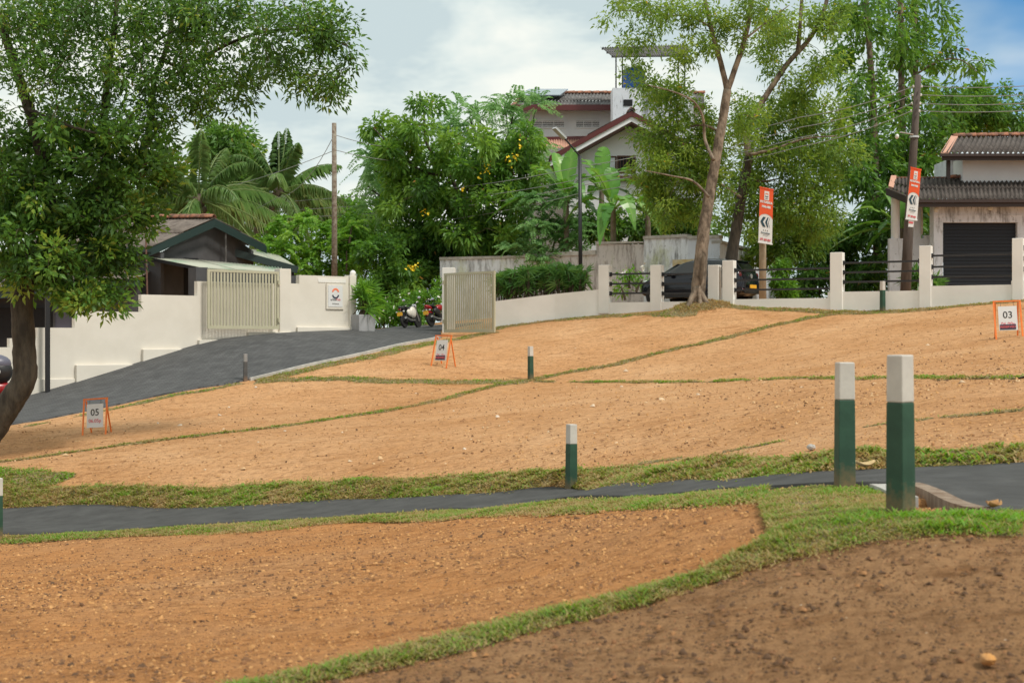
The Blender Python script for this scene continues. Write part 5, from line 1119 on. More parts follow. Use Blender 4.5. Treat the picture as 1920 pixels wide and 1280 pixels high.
    def finish(s, m, twig_m='twig', tw=.014, crown='crown'):
        if s.LV: np_mesh(crown, np.concatenate(s.LV), np.concatenate(s.LT), LM[m], s.t, tone=np.concatenate(s.Lt))
        if s.twig:
            A = np.array([a for a,b in s.twig]); B = np.array([b for a,b in s.twig]); d = unit(B-A+1e-6); u = unit(np.cross(d, np.array([.3,.2,1.0]))); w = np.cross(d,u)
            ln = np.linalg.norm(B-A,axis=1); mid = (A+B)/2 + np.array([0,0,1.0])*(ln*.10)[:,None] + s.r.normal(size=A.shape)*(ln*.07)[:,None]; V = []
            for C, f in ((A,1.0),(mid,.75),(B,.45)):
                for a in (0,2.094,4.189): V.append(C + (u*math.cos(a)+w*math.sin(a))*tw*f)
            V = np.stack(V,1).reshape(-1,3); tri = []
            for i in range(2):
                for k in range(3):
                    a, b = i*3+k, i*3+(k+1)%3; tri += [[a,b,b+3],[a,b+3,a+3]]
            T = (np.arange(len(A))[:,None,None]*9+np.array(tri)[None]).reshape(-1,3); np_mesh('twigs', V, T, M[twig_m], s.t)['kind'] = 'stuff'
        return s.t
    def flowers(s, pts, Y, m, n, r_, size, name='blossom'):
        V = []
        for px, py in pts:
            c = np.array(tuple(U(px,py,Y))); k = n; p = c + s.r.normal(size=(k,3))*r_; V.append(leaf_arrays(p, s.r.normal(size=(k,3))+[0,-.6,.2], np.full(k,size), np.full(k,size*.9), .2, s.r))
        V = np.concatenate(V); np_mesh(name, V, leaf_tris(len(V)//4), m, s.t)
UU = lambda pts, Y: [U(p[0],p[1], p[2] if len(p) > 2 else Y) for p in pts]

# big leaning tree on the left, nearest
def left_tree():
    s = Tree('leaning_tree', 'big dark green tree leaning in from the left edge beside the road', 'tree', U(-45,880,28), 11)
    s.branch(UU([(-75,930),(-40,850),(-8,795),(22,750),(44,712),(46,670),(43,610),(41,560),(52,520),(78,470)],28), .29, .185, 'trunk', 'bark', .12, 14)
    s.branch(UU([(78,472),(92,425),(88,350),(70,260),(40,160),(10,70),(-20,-30)],28), .17, .07, 'limb')
    s.branch(UU([(66,498),(120,440,28),(170,370,28.2),(200,300,28.4),(196,220,28.4),(203,140,28.2),(215,50,28.2),(222,-40,28.2)],28.2), .12, .045, 'limb')
    s.branch(UU([(88,440),(160,380,28.6),(240,325,29),(272,270,29),(284,215,29),(290,150,29.2),(318,70,29.4),(325,-40,29.4)],29), .12, .04, 'limb')
    s.branch(UU([(290,170,29.2),(360,120,29),(460,70,28.6),(560,55,28.4),(650,85,28.2)],29), .05, .015, 'limb')
    s.branch(UU([(205,150,28.2),(290,80,28.6),(400,20,28.8),(520,-20,28.8)],28), .035, .015, 'limb')
    s.branch(UU([(300,110,29.3),(380,150,29),(450,190,28.8)],29), .04, .012, 'limb'); s.branch(UU([(45,200,28),(110,230,27.4),(180,250,27)],28), .05, .02, 'limb')
    blobs = [(40,50,120,90),(150,30,110,80),(260,40,110,85),(370,40,100,90),(470,30,90,75),(560,40,90,65),(610,70,55,60),(90,150,110,70),(230,150,100,80),(340,150,80,70),(420,150,60,60),(520,120,70,50),(600,140,45,40),
        (50,240,90,55),(150,240,90,60),(270,240,75,60),(370,205,55,40),(60,330,90,60),(170,320,85,65),(270,300,60,55),(310,340,35,35),(60,420,85,60),(160,410,90,65),(250,390,45,50),(60,500,65,45),(130,490,80,55),(200,480,55,55),(130,560,60,38),(205,545,45,35),(35,545,25,20),(0,495,40,40),(-20,430,45,60),(15,350,40,50)]
    P = s.clusters(blobs, 28, 1.9, 10.0, .55); edge = s.clusters([(655,100,35,75),(620,170,40,30),(440,205,40,30),(575,165,60,35)], 28.3, .8, 4.5, .6); P = np.concatenate([P, edge])
    d = s.twigs(P); hi = P[:,2] < U(0,300,28).z+.6
    d = unit(d+np.array([0,0,.35])); s.foliage(P[hi], d[hi], 50, .31, .150, .060, .12, -.10, 1.0, .46, .13, .20, .20, .8, .9, 1.5); s.foliage(P[~hi], d[~hi], 54, .34, .125, .040, .22, .10, 1.2, .44, .15, .08, .17, .9, .7, 1.02)
    s.finish('dark', tw=.010)
left_tree()
# tall middle tree in front of the fence
def middle_tree():
    s = Tree('tall_tree', 'tall scarred trunk tree with drooping leaves in front of the railed fence', 'tree', U(1308,572,43.8), 12)
    s.branch(UU([(1306,590),(1308,560),(1313,500),(1319,440),(1328,380),(1341,305),(1354,232),(1364,168)],43.8), .245, .125, 'trunk', 'bark2', .12, 14)
    for dx, dy in ((-24,6),(26,4),(8,10)): s.branch(UU([(1308,540,43.7),(1308+dx*.5,562,43.6),(1308+dx,582+dy*.5,43.4)],43.7), .14, .05, 'root', 'bark2', .2, 8)
    MB().blob(tuple(U(1316,505,43.52)), (.07,.05,.50), 8, 8, Matrix.Rotation(R(5),3,'Y')).build('trunk_scar', M['twig'], s.t, smooth=True)
    s.branch(UU([(1364,170),(1352,120),(1338,70),(1326,20),(1312,-50)],43.8), .10, .05, 'limb', 'bark2'); s.branch(UU([(1364,170),(1382,118),(1400,60),(1410,0),(1425,-60)],43.8), .10, .06, 'limb', 'bark2')
    s.branch(UU([(1338,300),(1322,262,43.4),(1318,220,43.2),(1300,190,43),(1262,172,42.8),(1215,160,42.6)],43), .06, .015, 'limb', 'bark2'); s.branch(UU([(1350,250),(1322,235,44.5),(1280,240,45),(1230,250,45)],45), .05, .015, 'limb', 'bark2')
    s.branch(UU([(1330,50),(1290,30),(1230,30),(1180,20)],43.6), .035, .012, 'limb', 'bark2'); s.branch(UU([(1395,75),(1440,40),(1480,10)],44), .04, .012, 'limb', 'bark2'); s.branch(UU([(1330,370),(1300,340,43),(1260,330,42.6),(1210,320,42.4)],43), .05, .012, 'limb', 'bark2')
    P = s.clusters([(1175,20,45,40),(1230,40,60,45),(1290,30,55,40),(1180,85,40,25),(1195,140,40,30),(1280,100,40,35),(1330,90,35,35),(1340,30,40,40),(1400,40,50,50),(1440,20,50,40)], 43.6, 1.5, 3.6, .6)
    P2 = s.clusters([(1225,180,45,32),(1270,180,40,35),(1232,250,50,45),(1270,250,55,45),(1315,225,30,35),(1220,318,48,42),(1265,320,65,55),(1300,380,50,45),(1240,390,50,40),(1340,330,35,40),(1350,270,30,35),(1395,225,45,45),(1310,285,40,45),(1320,340,40,40)], 45.1, 1.5, 6.6, .4)
    P = np.concatenate([P,P2]); d = s.twigs(P); lo = P[:,2] < U(0,170,44.5).z; s.foliage(P[~lo], d[~lo], 64, .44, .155, .044, .22, .05, 1.5, .58, .15, .12, .18, .8, .7, 1.45); s.foliage(P[lo], d[lo], 64, .40, .165, .045, .22, .05, 1.5, .58, .15, .14, .18, .8, .7, 1.15); s.finish('olive', tw=.011)
middle_tree()
def second_tree():
    s = Tree('slanting_tree', 'slanting dark trunked tree just behind the railed fence and car', 'tree', U(1365,575,48.5), 13)
    s.branch(UU([(1362,590),(1370,500),(1380,430),(1392,360),(1404,295)],48.5), .24, .15, 'trunk', 'bark', .12, 12); s.branch(UU([(1404,297),(1402,240),(1436,180),(1478,118),(1520,70),(1548,10),(1560,-60)],48.5), .125, .06, 'limb', 'bark2', .12, 10)
    s.branch(UU([(1496,100),(1500,50),(1505,-20)],48.5), .09, .05, 'limb', 'bark2'); s.branch(UU([(1404,290),(1450,280,48),(1510,260,47.6),(1570,255,47.4)],48), .06, .02, 'limb', 'bark2'); s.branch(UU([(1398,330),(1430,340,49),(1480,330,50)],49), .05, .02, 'limb', 'bark2'); s.branch(UU([(1390,370),(1360,350),(1330,330)],48), .05, .02, 'limb', 'bark2')
    P = s.clusters([(1420,225,50,45),(1480,215,60,45),(1540,225,60,45),(1440,290,60,50),(1510,295,65,50),(1570,290,45,50),(1400,350,60,45),(1470,350,65,45),(1540,360,60,45),(1395,410,45,35),(1470,400,50,40),(1540,410,50,40)], 49.4, 2.1, 6.0, .4)
    P2 = s.clusters([(1480,60,55,50),(1440,110,40,40),(1545,50,55,60),(1540,140,45,45),(1490,160,45,35)], 48.3, 1.6, 3.4, .6); P = np.concatenate([P,P2]); d = s.twigs(P); lo = P[:,2] < U(0,190,48.3).z; s.foliage(P[~lo], d[~lo], 64, .48, .170, .049, .22, .05, 1.5, .55, .15, .14, .18, .8, .7, 1.45); s.foliage(P[lo], d[lo], 64, .44, .18, .050, .22, .05, 1.5, .55, .15, .14, .18, .8, .7, 1.15); s.finish('olive', tw=.012)
second_tree()
def tall_grove():
    specs = [('broad leafed tree with straight trunk, left one of the tall trio on the right', [(1648,560),(1643,400),(1640,280),(1636,170),(1628,60),(1620,-60)], 57, [(1600,25,60,55),(1650,60,50,50),(1590,100,50,40),(1640,140,45,40),(1590,180,45,45),(1650,215,50,45),(1600,260,55,45),(1650,290,50,45),(1590,330,55,45),(1640,360,55,45)], 21),
        ('broad leafed tree, middle one of the tall trio on the right', [(1694,560),(1693,400),(1692,260),(1690,120),(1688,0),(1686,-60)], 59, [(1690,20,60,50),(1720,70,50,45),(1680,110,50,45),(1720,150,45,35),(1680,190,50,40),(1730,215,45,35),(1690,260,50,45),(1740,265,45,35),(1690,320,55,45),(1730,300,45,30)], 22),
        ('broad leafed tree with a long drooping side branch, right one of the tall trio', [(1722,540),(1720,380),(1719,250),(1717,150),(1716,40),(1714,-60)], 61, [(1760,20,40,40),(1775,70,30,40),(1740,110,45,35),(1770,120,28,25),(1765,165,35,22),(1800,120,26,12),(1825,128,16,14),(1765,200,40,30)], 23)]
    for lab, tr, Y, bl, sd in specs:
        s = Tree('tall_tree', lab, 'tree', U(tr[0][0],tr[0][1],Y), sd, 'tall trees behind the fence on the right'); s.branch(UU(tr,Y), .20, .09, 'trunk', 'bark2', .1, 10)
        if sd == 23: s.branch(UU([(1718,140,Y),(1760,115,Y-.5),(1800,112,Y-1),(1832,135,Y-1.2)],Y), .05, .015, 'limb', 'bark2')
        P = s.clusters(bl, Y, 2.2, 2.7 if sd != 23 else 2.3, .6); d = s.twigs(P); hi = P[:,2] > U(0,250,Y).z; s.foliage(P[hi], d[hi], 40, .42, .30, .10, .35, .15, 1.1, .55, .16, .14, .17, .9, .8, .75); s.foliage(P[~hi], d[~hi], 46, .50, .30, .10, .35, .15, 1.1, .50, .16, .14, .17, .9, .8, 1.1); s.finish('mid', tw=.016)
tall_grove()
def bush(name, label, cat, blobs, Y, depth, kind, dens, n, R_, L, W, seed, trunk=None, group=None, base=.45, droop=.3, grav=.1, frond=None, flowers=None, cvar=.16, tw=.014, tr=(.12,.04), shell=.5, fresh=.1, radial=.5):
    b0 = blobs[0]; gx = U(b0[0],0,Y).x; s = Tree(name, label, cat, (gx, Y, Hs(min(max(gx,-19),19),min(Y,58))), seed, group)
    if trunk:
        for k, p in enumerate(trunk): s.branch(UU(p,Y), tr[0]*(1 if k == 0 else .6), tr[1]*(1 if k == 0 else .6), 'trunk' if k == 0 else 'limb', 'bark')
    else:
        for k, b in enumerate(blobs[:5]):
            c = U(b[0],b[1],b[4] if len(b) > 4 else Y); s.branch([Vector((gx+(c.x-gx)*.5, c.y, c.z-b[3]*Y/F*1.6)), Vector(((gx+c.x*3)/4, c.y, c.z-b[3]*Y/F*.6)), c], .05, .02, 'stem', 'twig', .1, 6)
    P = s.clusters(blobs, Y, depth, dens, shell); d = s.twigs(P)
    if frond: s.fronds(P, d, *frond, base=base, cvar=cvar)
    else: s.foliage(P, d, n, R_, L, W, droop, grav, .9, base, .14, fresh, cvar, 1.0, radial)
    if flowers: s.flowers(*flowers)
    return s.finish(kind, tw=tw)
# flowering tree at the centre with feathery trees behind
bush('flowering_tree', 'bushy dark green tree with yellow flower clusters at the centre', 'tree', [(705,245,28,25),(740,270,40,35),(785,250,40,40),(800,200,22,22),(770,320,55,40),(840,300,60,50),(905,290,55,45),(960,285,45,45),(995,270,28,30),(840,370,70,45),(920,360,70,50),(985,350,45,50),(770,385,50,35),(860,430,75,40),(940,430,70,45)], 57, 2.4, 'mid', 2.7, 70, .42, .28, .09, 31,
    [[(880,540),(875,440),(858,360),(835,315),(800,270),(795,210)],[(862,370),(900,330),(940,300),(985,280)],[(845,330),(790,320),(740,280),(700,240)]], base=.68, droop=.35, grav=.0, fresh=.22, radial=.8, cvar=.22,
    flowers=([(974,271),(966,292),(957,303),(911,306),(868,355),(915,320),(792,395),(905,325),(958,290)], 55.2, M['flower_y'], 6, .10, .12))
bush('feathery_tree', 'pale feathery leafed tree rising behind the flowering tree', 'tree', [(835,215,30,28),(880,220,40,30),(930,205,26,26),(945,225,40,30),(990,245,38,35),(965,195,18,18),(850,260,45,40),(1000,215,22,30),(1005,300,30,40)], 62, 2.0, 'feather', 1.9, 0, 0, 0, 0, 32, [[(920,520),(915,380),(900,280),(880,220)],[(910,330),(950,260),(965,200)],[(908,320),(985,270),(1002,215)]], frond=(7,1.25,20,.20,.06), base=.72, tw=.02)
bush('feathery_tree', 'pale feathery leafed tree hanging out left of the flowering tree', 'tree', [(690,310,38,22),(720,330,45,30),(700,350,30,18),(760,345,45,30),(740,380,50,30),(710,400,35,22)], 60, 1.8, 'feather', 2.6, 0, 0, 0, 0, 33, [[(820,520),(790,420),(750,360),(690,310)],[(780,400),(730,380),(690,350)]], frond=(7,1.25,20,.20,.06), base=.62, tw=.02)
# left of centre: bright bushes below the palms
bush('bright_bush', 'bright lime green bush right behind the grey house gable', 'bush', [(512,445,32,28),(555,425,35,25),(508,490,30,32),(556,465,42,38),(545,510,45,25)], 57, 1.6, 'bright', 3.6, 0, 0, 0, 0, 34, frond=(9,.75,11,.18,.085), base=.80)
bush('bright_bush', 'bright lime green bush just left of the timber pole', 'bush', [(600,430,32,30),(590,475,40,35),(600,512,40,20),(640,450,30,35)], 58, 1.6, 'bright', 3.6, 0, 0, 0, 0, 35, frond=(9,.75,11,.18,.085), base=.68)
bush('bright_bush', 'bright feathery shrub on the slope right of the timber pole', 'bush', [(650,470,26,24),(680,500,30,22),(705,450,28,26),(660,425,24,20)], 56.4, 1.2, 'bright', 3.0, 0, 0, 0, 0, 54, frond=(8,.75,11,.18,.08), base=.62)
bush('green_bush', 'mixed green bush right of the timber pole', 'bush', [(665,470,38,40),(655,430,30,30),(690,440,34,30),(650,505,40,25),(700,480,30,30)], 58, 1.6, 'bright', 4.2, 46, .36, .19, .07, 36, base=.5, cvar=.22)
bush('dark_bush', 'deep green bush between the planter palm and the gate opening', 'bush', [(725,480,42,40),(715,530,42,40),(760,520,45,45),(735,570,45,35),(700,560,25,35)], 56, 1.8, 'mid', 4.6, 56, .42, .22, .075, 37, base=.46, flowers=([(780,498),(776,503),(768,500)], 54.2, M['flower_y'], 7, .06, .12))
bush('dark_bush', 'shaded deep green bush above the gate opening', 'bush', [(770,440,50,35),(800,490,40,50),(800,545,32,40),(830,455,50,30),(770,470,40,40)], 58, 1.8, 'mid', 4.6, 56, .42, .22, .08, 38, base=.32)
bush('flowering_hedge', 'low hedge with small white flowers behind the motorcycles', 'hedge', [(720,590,35,22),(760,575,40,26),(800,570,40,30),(745,602,40,14),(790,598,42,16),(825,560,14,35)], 52.4, .9, 'bright', 8, 60, .24, .12, .05, 39, base=.30, flowers=([(r*7%118+712, 545+(r*37)%58) for r in range(18)], 51.3, M['flower_w'], 3, .03, .075))
bush('dark_tree', 'dark round tree on the skyline behind the coconut palms', 'tree', [(430,250,45,35),(400,280,50,40),(450,300,40,45),(435,340,40,40),(470,350,35,35)], 74, 2.4, 'dark', 2.6, 60, .6, .32, .11, 40, [[(430,520),(432,400),(430,260)]], base=.5)
bush('distant_tree', 'distant olive tree seen between the timber pole and flowering tree', 'tree', [(650,400,35,25),(690,415,40,25),(620,395,30,25),(660,440,50,30),(720,430,40,25),(650,380,20,14)], 88, 2.5, 'mid', 2.0, 56, .75, .34, .13, 41, [[(660,520),(655,400)]], base=.55)
bush('distant_tree', 'distant tree low behind the palms and the grey house roof', 'tree', [(330,380,60,45),(250,370,60,45),(400,400,50,40),(480,420,40,30),(560,400,40,40),(180,400,60,50)], 86, 2.5, 'mid', 2.0, 56, .75, .34, .13, 42, [[(350,520),(345,380)]], base=.35)
# understory behind the weathered wall
bush('dark_bush', 'dark leafy thicket above the left half of the weathered wall', 'bush', [(845,465,45,30),(900,450,55,35),(860,490,35,18),(950,455,50,40),(900,480,45,16),(835,500,15,40)], 58, 1.8, 'mid', 4.2, 56, .45, .24, .08, 43, base=.30)
bush('feathery_bush', 'feathery green bush spilling over the weathered wall by the lamp post', 'bush', [(1010,440,45,35),(1050,425,38,45),(985,475,40,25),(1035,470,50,28),(1085,440,30,40),(1060,385,35,35),(1000,390,35,40)], 54.6, 1.5, 'feather', 3.2, 0, 0, 0, 0, 44, frond=(9,.80,14,.16,.065), base=.42)
bush('dark_bush', 'dark shrubs under the gable house beside the bananas', 'bush', [(1130,420,50,40),(1200,430,60,30),(1260,425,60,28),(1230,400,40,25),(1310,430,40,30)], 56.5, 1.4, 'dark', 3.8, 52, .42, .26, .08, 45, base=.45)
bush('green_bush', 'mid green tree foliage behind the slim concrete pole', 'tree', [(1440,440,50,45),(1490,430,45,50),(1420,470,40,30),(1460,480,45,25),(1520,450,40,45)], 53, 1.6, 'olive', 4.2, 56, .42, .19, .065, 46, [[(1460,570),(1458,470)]], base=.42)
bush('bright_bush', 'small bright green shrub beside the slim concrete pole', 'bush', [(1470,520,22,28),(1475,545,25,20),(1462,500,14,12)], 48.8, .6, 'bright', 12, 52, .22, .15, .055, 47, base=.38)
bush('dark_bush', 'dark green thicket behind the fence, left of the banana leaves', 'bush', [(1530,470,45,45),(1580,450,45,45),(1540,520,50,35),(1595,500,40,45),(1500,540,30,25)], 56, 1.7, 'mid', 4.2, 56, .45, .24, .085, 48, base=.36)
bush('dark_bush', 'dark green thicket beneath the banana leaves by the side wall', 'bush', [(1640,440,40,45),(1640,500,45,40),(1610,540,40,22),(1660,390,40,35)], 55, 1.6, 'mid', 4.2, 56, .45, .24, .085, 49, base=.33)
bush('dark_bush', 'dark green thicket between the garage side wall and the leaning pole', 'bush', [(1715,400,35,40),(1700,440,30,35),(1740,410,20,30),(1690,345,30,30)], 57, 1.4, 'mid', 4.2, 56, .45, .24, .085, 53, base=.36)
bush('round_tree', 'dense round dark tree behind the garage house roof', 'tree', [(1800,200,55,38),(1845,190,45,32),(1880,215,35,32),(1830,235,60,28),(1780,240,45,28),(1895,240,20,20)], 70, 2.6, 'mid', 3.6, 60, .55, .25, .10, 50, [[(1840,420),(1838,300),(1835,220)]], base=.52)
bush('verge_plant', 'spiky weed clump at the foot of the garage side wall', 'plant', [(1742,530,16,16),(1716,520,8,14)], 46.5, .25, 'fan', 26, 30, .22, .42, .05, 51, base=.55, grav=-.4)
bush('frangipani_bush', 'thin shrub with white blooms behind the first fence bay', 'plant', [(1180,515,22,16),(1205,525,14,14),(1165,540,12,14)], 49.6, .35, 'bright', 8, 16, .26, .22, .055, 52, base=.45, flowers=([(1171,508),(1208,503)], 49.2, M['flower_w'], 8, .05, .12))

# coconut palms
def palm_frond(s, base, az, el, L, droop, tone, nl=36, ll=.72, lw_=.036):
    r = s.r; t = np.linspace(0,1,24); h = np.array([math.cos(az), math.sin(az), 0]); g = np.array([0,0,1.0])
    P = base + h*(L*t*math.cos(el))[:,None] + g*(L*(t*math.sin(el)-droop*t**2.1))[:,None]
    mb = MB(); mb.tube([Vector(p) for p in P[::3]]+[Vector(P[-1])], [.045*(1-.85*i/8) for i in range(len(P[::3])+1)], 5)
    fr = mb.build('frond', LM['palm'], s.t, smooth=True)
    a = fr.data.attributes.new('tone','FLOAT','POINT'); a.data.foreach_set('value', np.full(len(fr.data.vertices), .9, np.float32))
    tt = np.linspace(.14,1,nl); c = np.stack([np.interp(tt,t,P[:,i]) for i in range(3)],1); tan = unit(np.gradient(c,axis=0)); side = unit(np.cross(tan,g)); V = []; T = []
    for sg in (-1,1):
        l = ll*np.sin(np.pi*np.clip(tt*.82+.16,0,1))**.6; d = unit(side*sg*.75 + tan*.95 + np.array([0,0,-.25]) + .12*r.normal(size=c.shape)); lw2 = lw_*(.7+.6*r.random(nl))
        up = np.cross(side*sg, tan); m = c + d*(l*.5)[:,None] - g*(l*.10)[:,None]; tip = c + d*(l*.9)[:,None] - g*(l*.75)[:,None]; w = unit(np.cross(d,up))*lw2[:,None]/2
        q = np.stack([c, m+w, tip, m-w],1).reshape(-1,3); V.append(q)
    V = np.concatenate(V); o = np_mesh('leaflets', V, leaf_tris(len(V)//4), LM['palm'], fr, tone=np.clip(np.repeat(tone+.10*r.normal(size=len(V)//4),4),0,1)); o['kind'] = 'stuff'
def palm(label, crown_px, Y, trunk, n, L, seed, special=()):
    s = Tree('coconut_palm', label, 'palm', U(trunk[0][0],trunk[0][1],Y), seed, 'coconut palms behind the grey house'); s.branch(UU(trunk,Y), .17, .12, 'trunk', 'palmbark', .1, 10)
    c = np.array(tuple(U(crown_px[0],crown_px[1],Y)))
    for i in range(n):
        az = i*2.39996+seed; q = (i+.5)/n; el = R(76-92*q**.85); palm_frond(s, c, az, el, L*(.85+.3*s.r.random()), .32+.45*q, .45+.22*s.r.random()+.15*q)
    for az, el, l, dr, tn in special: palm_frond(s, c, R(az), R(el), l, dr, tn)
    MB().blob(tuple(c), (.28,.28,.35), 10, 8).build('crown_shaft', M['palmbark'], s.t, smooth=True)
    for k in range(4): a = k*1.7; MB().blob((c[0]+.25*math.cos(a), c[1]+.25*math.sin(a)-.1, c[2]-.35), (.13,.13,.16), 8, 6).build('coconut', M['palmbark'], s.t, smooth=True)
palm('slender coconut palm with upright crown against the sky, left of the timber pole', (523,362), 62, [(470,520),(478,440),(500,405),(522,368)], 18, 3.7, 3, [(0,18,3.0,.55,.85),(-10,8,3.0,.55,.8),(100,80,3.1,.1,.4),(70,78,3.3,.1,.4)])
palm('low coconut palm with broad arching fronds behind the grey house roof', (372,378), 58, [(380,520),(378,450),(374,390)], 19, 4.0, 5, [(5,28,4.2,.48,.55),(0,10,3.6,.45,.95),(-15,-2,3.4,.35,.9),(175,30,3.5,.4,.5)])

# banana plants: every leaf its own part
def banana_leaf(s, base, az, el, L, W, droop, tone, tear=.3, seed=0):
    rd = random.Random(seed); g = np.array([0,0,1.0]); h = np.array([math.cos(az),math.sin(az),0]); n = 13; t = np.linspace(0,1,n)
    P = base + h*(L*t*math.cos(el))[:,None] + g*(L*(t*math.sin(el)-droop*t**2.2))[:,None]; tan = unit(np.gradient(P,axis=0)); side = unit(np.cross(tan,g)); up = np.cross(side,tan)
    V = []; T = []; tn = []
    for sg in (-1,1):
        for i in range(2, n-1):
            w0 = W/2*math.sin(math.pi*min(1,max(0,(t[i]-.13)/.87)**.75))**.7 if t[i] > .13 else .03; w1 = W/2*math.sin(math.pi*min(1,max(0,(t[i+1]-.13)/.87))**.75)**.7 if i+1 < n-1 else .02
            dz = .12 if rd.random() > tear else .12+rd.random()*.45; gap = 0 if rd.random() > tear else .10
            a, b = P[i], P[i+1]; e = a + side[i]*sg*w0*.95 + up[i]*w0*(.25-dz) + tan[i]*w0*.25; f = b - (b-a)*gap + side[i+1]*sg*w1*.95 + up[i+1]*w1*(.25-dz) + tan[i+1]*w1*.25
            k = len(V); V += [a, b, f, e]; T += ([[k,k+1,k+2],[k,k+2,k+3]] if sg < 0 else [[k,k+2,k+1],[k,k+3,k+2]]); tt = tone+.06*(rd.random()-.5); tn += [tt+.2,tt+.2,tt,tt]
    k = len(V); m = len(P)
    for i in range(m):      # midrib and stalk
        rr = .045*(1-.8*t[i]); V += [P[i]-side[i]*rr-up[i]*.012, P[i]+side[i]*rr-up[i]*.012, P[i]-up[i]*(.012+rr)]; tn += [1,1,1]
    for i in range(m-1):
        for q in range(3): a, b = k+i*3+q, k+i*3+(q+1)%3; T += [[a,b,b+3],[a,b+3,a+3]]
    np_mesh('leaf', np.array(V), np.array(T), LM['banana'], s.t, tone=np.clip(tn,0,1))
def banana(label, px, py, Y, h, leaves, seed, px_top=None):
    g = U(px,py,Y); s = Tree('banana_plant', label, 'banana plant', tuple(g), seed, 'banana plants'); top = Vector(U(px_top or px, py, Y)) + Vector((0,0,h))
    s.branch([g-Vector((0,0,.4)), g.lerp(top,.5), top], .13, .09, 'stem', 'palmbark', .1, 10); s.nodes = []
    for i, (az, el, L, W, dr, tn) in enumerate(leaves): banana_leaf(s, np.array(tuple(top)), R(az), R(el), L*1.3, W*1.25, dr*1.25+.12, tn, .35, seed*50+i)
    for i in range(4): banana_leaf(s, np.array(tuple(top)), seed+i*1.7, R(25+i*14), 1.9, .5, .85-.1*i, .3+.1*i, .5, seed*50+20+i)
    return s
banana('tall banana plant with broad arching leaves right of the lamp post', 1150,470,52.8, 1.55, [(200,70,2.2,.60,.25,.75),(100,80,2.0,.55,.2,.5),(20,50,2.0,.55,.55,.6),(330,40,1.9,.55,.75,.8),(-60,55,1.9,.55,.85,.7),(160,45,2.0,.5,.6,.5),(0,20,1.8,.5,.6,.55),(250,35,1.7,.5,.9,.6)], 61)
banana('banana plant with upright pale leaves left of the lamp post', 1062,470,54.2, 1.9, [(150,62,2.6,.62,.3,.8),(120,75,2.5,.6,.2,.75),(60,80,2.4,.58,.15,.7),(175,22,2.6,.5,.40,.45),(20,60,2.0,.5,.4,.6),(300,60,1.9,.5,.6,.6)], 62)
banana('banana plant with a fan of leaves in front of the gable house window', 1128,440,55.5, 1.7, [(140,68,2.3,.55,.3,.7),(80,78,2.3,.55,.2,.65),(30,60,2.2,.55,.4,.6),(0,40,2.0,.5,.5,.5),(200,50,2.0,.5,.5,.55)], 63)
banana('young banana plant by the wall top near the trunk of the tall tree', 1215,445,54, .9, [(20,45,1.9,.5,.5,.45),(350,25,1.8,.5,.55,.4),(150,60,1.5,.45,.4,.5),(80,75,1.5,.4,.2,.45)], 64)
banana('banana plant with pale yellow green leaves beside the garage column', 1690,505,52.5, 1.5, [(150,70,2.3,.55,.2,.75),(165,50,2.0,.55,.3,.9),(172,8,2.2,.42,.28,.85),(60,75,2.0,.5,.2,.6),(180,25,2.0,.45,.35,.7),(20,70,1.8,.5,.3,.95)], 65)

# fan palms along the low wall, one clump each
def fan_clump(label, px, py, Y, w, h, n, seed, group='fan palms along the low wall'):
    g = U(px,py,Y); s = Tree('fan_palm', label, 'palm', (g.x,g.y,g.z), seed, group); r = s.r; V = []; tn = []; mb = MB()
    for i in range(n):
        z = h*(.12+.88*r.random()**.8); c = np.array([g.x+(r.random()-.5)*w*.9, g.y+(r.random()-.5)*.8, g.z+z]); mb.bar((c[0]*.6+g.x*.4, c[1]*.6+g.y*.4, g.z-.3), tuple(c), .018)
        az = -1.57+1.5*r.normal(); nn = np.array([math.cos(az), math.sin(az), .5+.4*r.normal()]); nn /= np.linalg.norm(nn); m = 10; tb = .60+.2*r.normal()
        f = unit(np.cross(nn, np.cross(np.array([.5*r.normal(),.3*r.normal(),1.0]), nn))); sd = np.cross(f, nn); a = np.linspace(-1.75,1.75,m); d = f[None]*np.cos(a)[:,None] + sd[None]*np.sin(a)[:,None]; V.append(leaf_arrays(np.repeat(c[None],m,0), d, .46*(.8+.3*r.random(m)), np.full(m,.055), .28, r, .1)); tn += [tb]*m
    V = np.concatenate(V); mb.build('stems', M['twig'], s.t); np_mesh('fan_leaves', V, leaf_tris(len(V)//4), LM['fan'], s.t, tone=np.clip(np.repeat(np.array(tn),4)+.06*r.normal(size=len(V)),0,1))
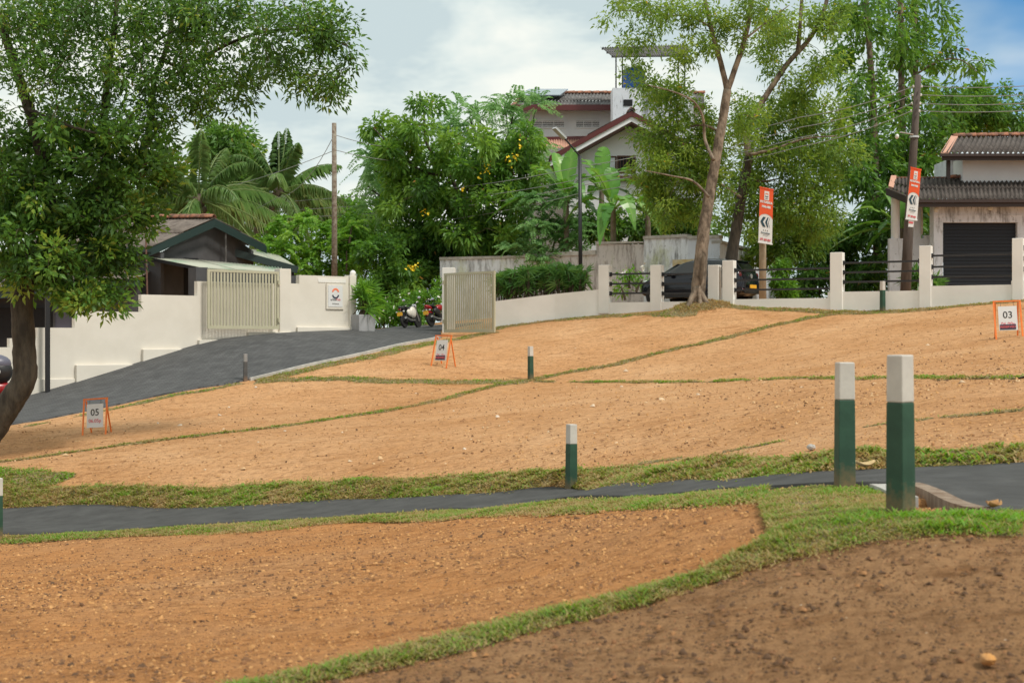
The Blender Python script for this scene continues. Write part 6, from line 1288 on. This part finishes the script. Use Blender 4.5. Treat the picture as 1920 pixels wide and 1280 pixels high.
for i, (px, top, bot, lab) in enumerate([(944,520,560,'fan palm just behind the swung open gate leaf'),(972,512,556,'fan palm second from the open gate leaf'),(1000,506,552,'fan palm third from the open gate leaf'),(1027,504,548,'fan palm fourth from the open gate leaf, third from the lamp post'),(1056,500,546,'fan palm second from the lamp post'),(1082,504,545,'fan palm against the foot of the black lamp post')]):
    Y = 48.2-i*.15; fan_clump(lab, px, bot, Y, 34*Y/F*1.3, (bot-top)*Y/F, 46, 70+i)
# planter with a spiky palm at the end of the emblem wall
def planter():
    g = U(679,617,46.4); t = thing('planter', 'square grey concrete planter at the end of the emblem wall', 'planter', (g.x,g.y,g.z)); w = .70; zt = (640-590)/F*46.4
    mb = MB(); h = zt-g.z+.12; cz = g.z-.12+h/2; a = R(38); mb.box((g.x,g.y,cz),(w*.86,w*.86,h),a,0,1.06); mb.build('pot', M['planter'], t, bevel=.015); MB().box((g.x,g.y,zt-.02),(w*.72,w*.72,.05),a).build('soil', M['drain'], t)
    s = Tree('potted_palm', 'spiky green palm growing in the grey planter', 'palm', (g.x,g.y,zt), 80); r = s.r; V = []; tn = []; mb = MB()
    for i in range(26):
        c = np.array([g.x+.12+r.normal()*.15, g.y+r.normal()*.15, zt+.10+1.15*r.random()**.8]); mb.bar((g.x+r.normal()*.08,g.y+r.normal()*.08,zt-.02), tuple(c), .022); m = 11
        az = -1.57+1.5*r.normal(); nn = np.array([math.cos(az), math.sin(az), .5+.4*r.normal()]); nn /= np.linalg.norm(nn)
        f = unit(np.cross(nn, np.cross(np.array([.25+.5*r.normal(),.3*r.normal(),1.0]), nn))); sd = np.cross(f, nn); a = np.linspace(-1.5,1.5,m); d = f[None]*np.cos(a)[:,None]+sd[None]*np.sin(a)[:,None]
        V.append(leaf_arrays(np.repeat(c[None],m,0), d, .58*(.8+.4*r.random(m)), np.full(m,.05), .32, r, .1)); tn += [.35+.22*r.normal()]*m
    V = np.concatenate(V); mb.build('stems', M['twig'], s.t); np_mesh('leaves', V, leaf_tris(len(V)//4), LM['bright'], s.t, tone=np.clip(np.repeat(np.array(tn),4),0,1))
planter()
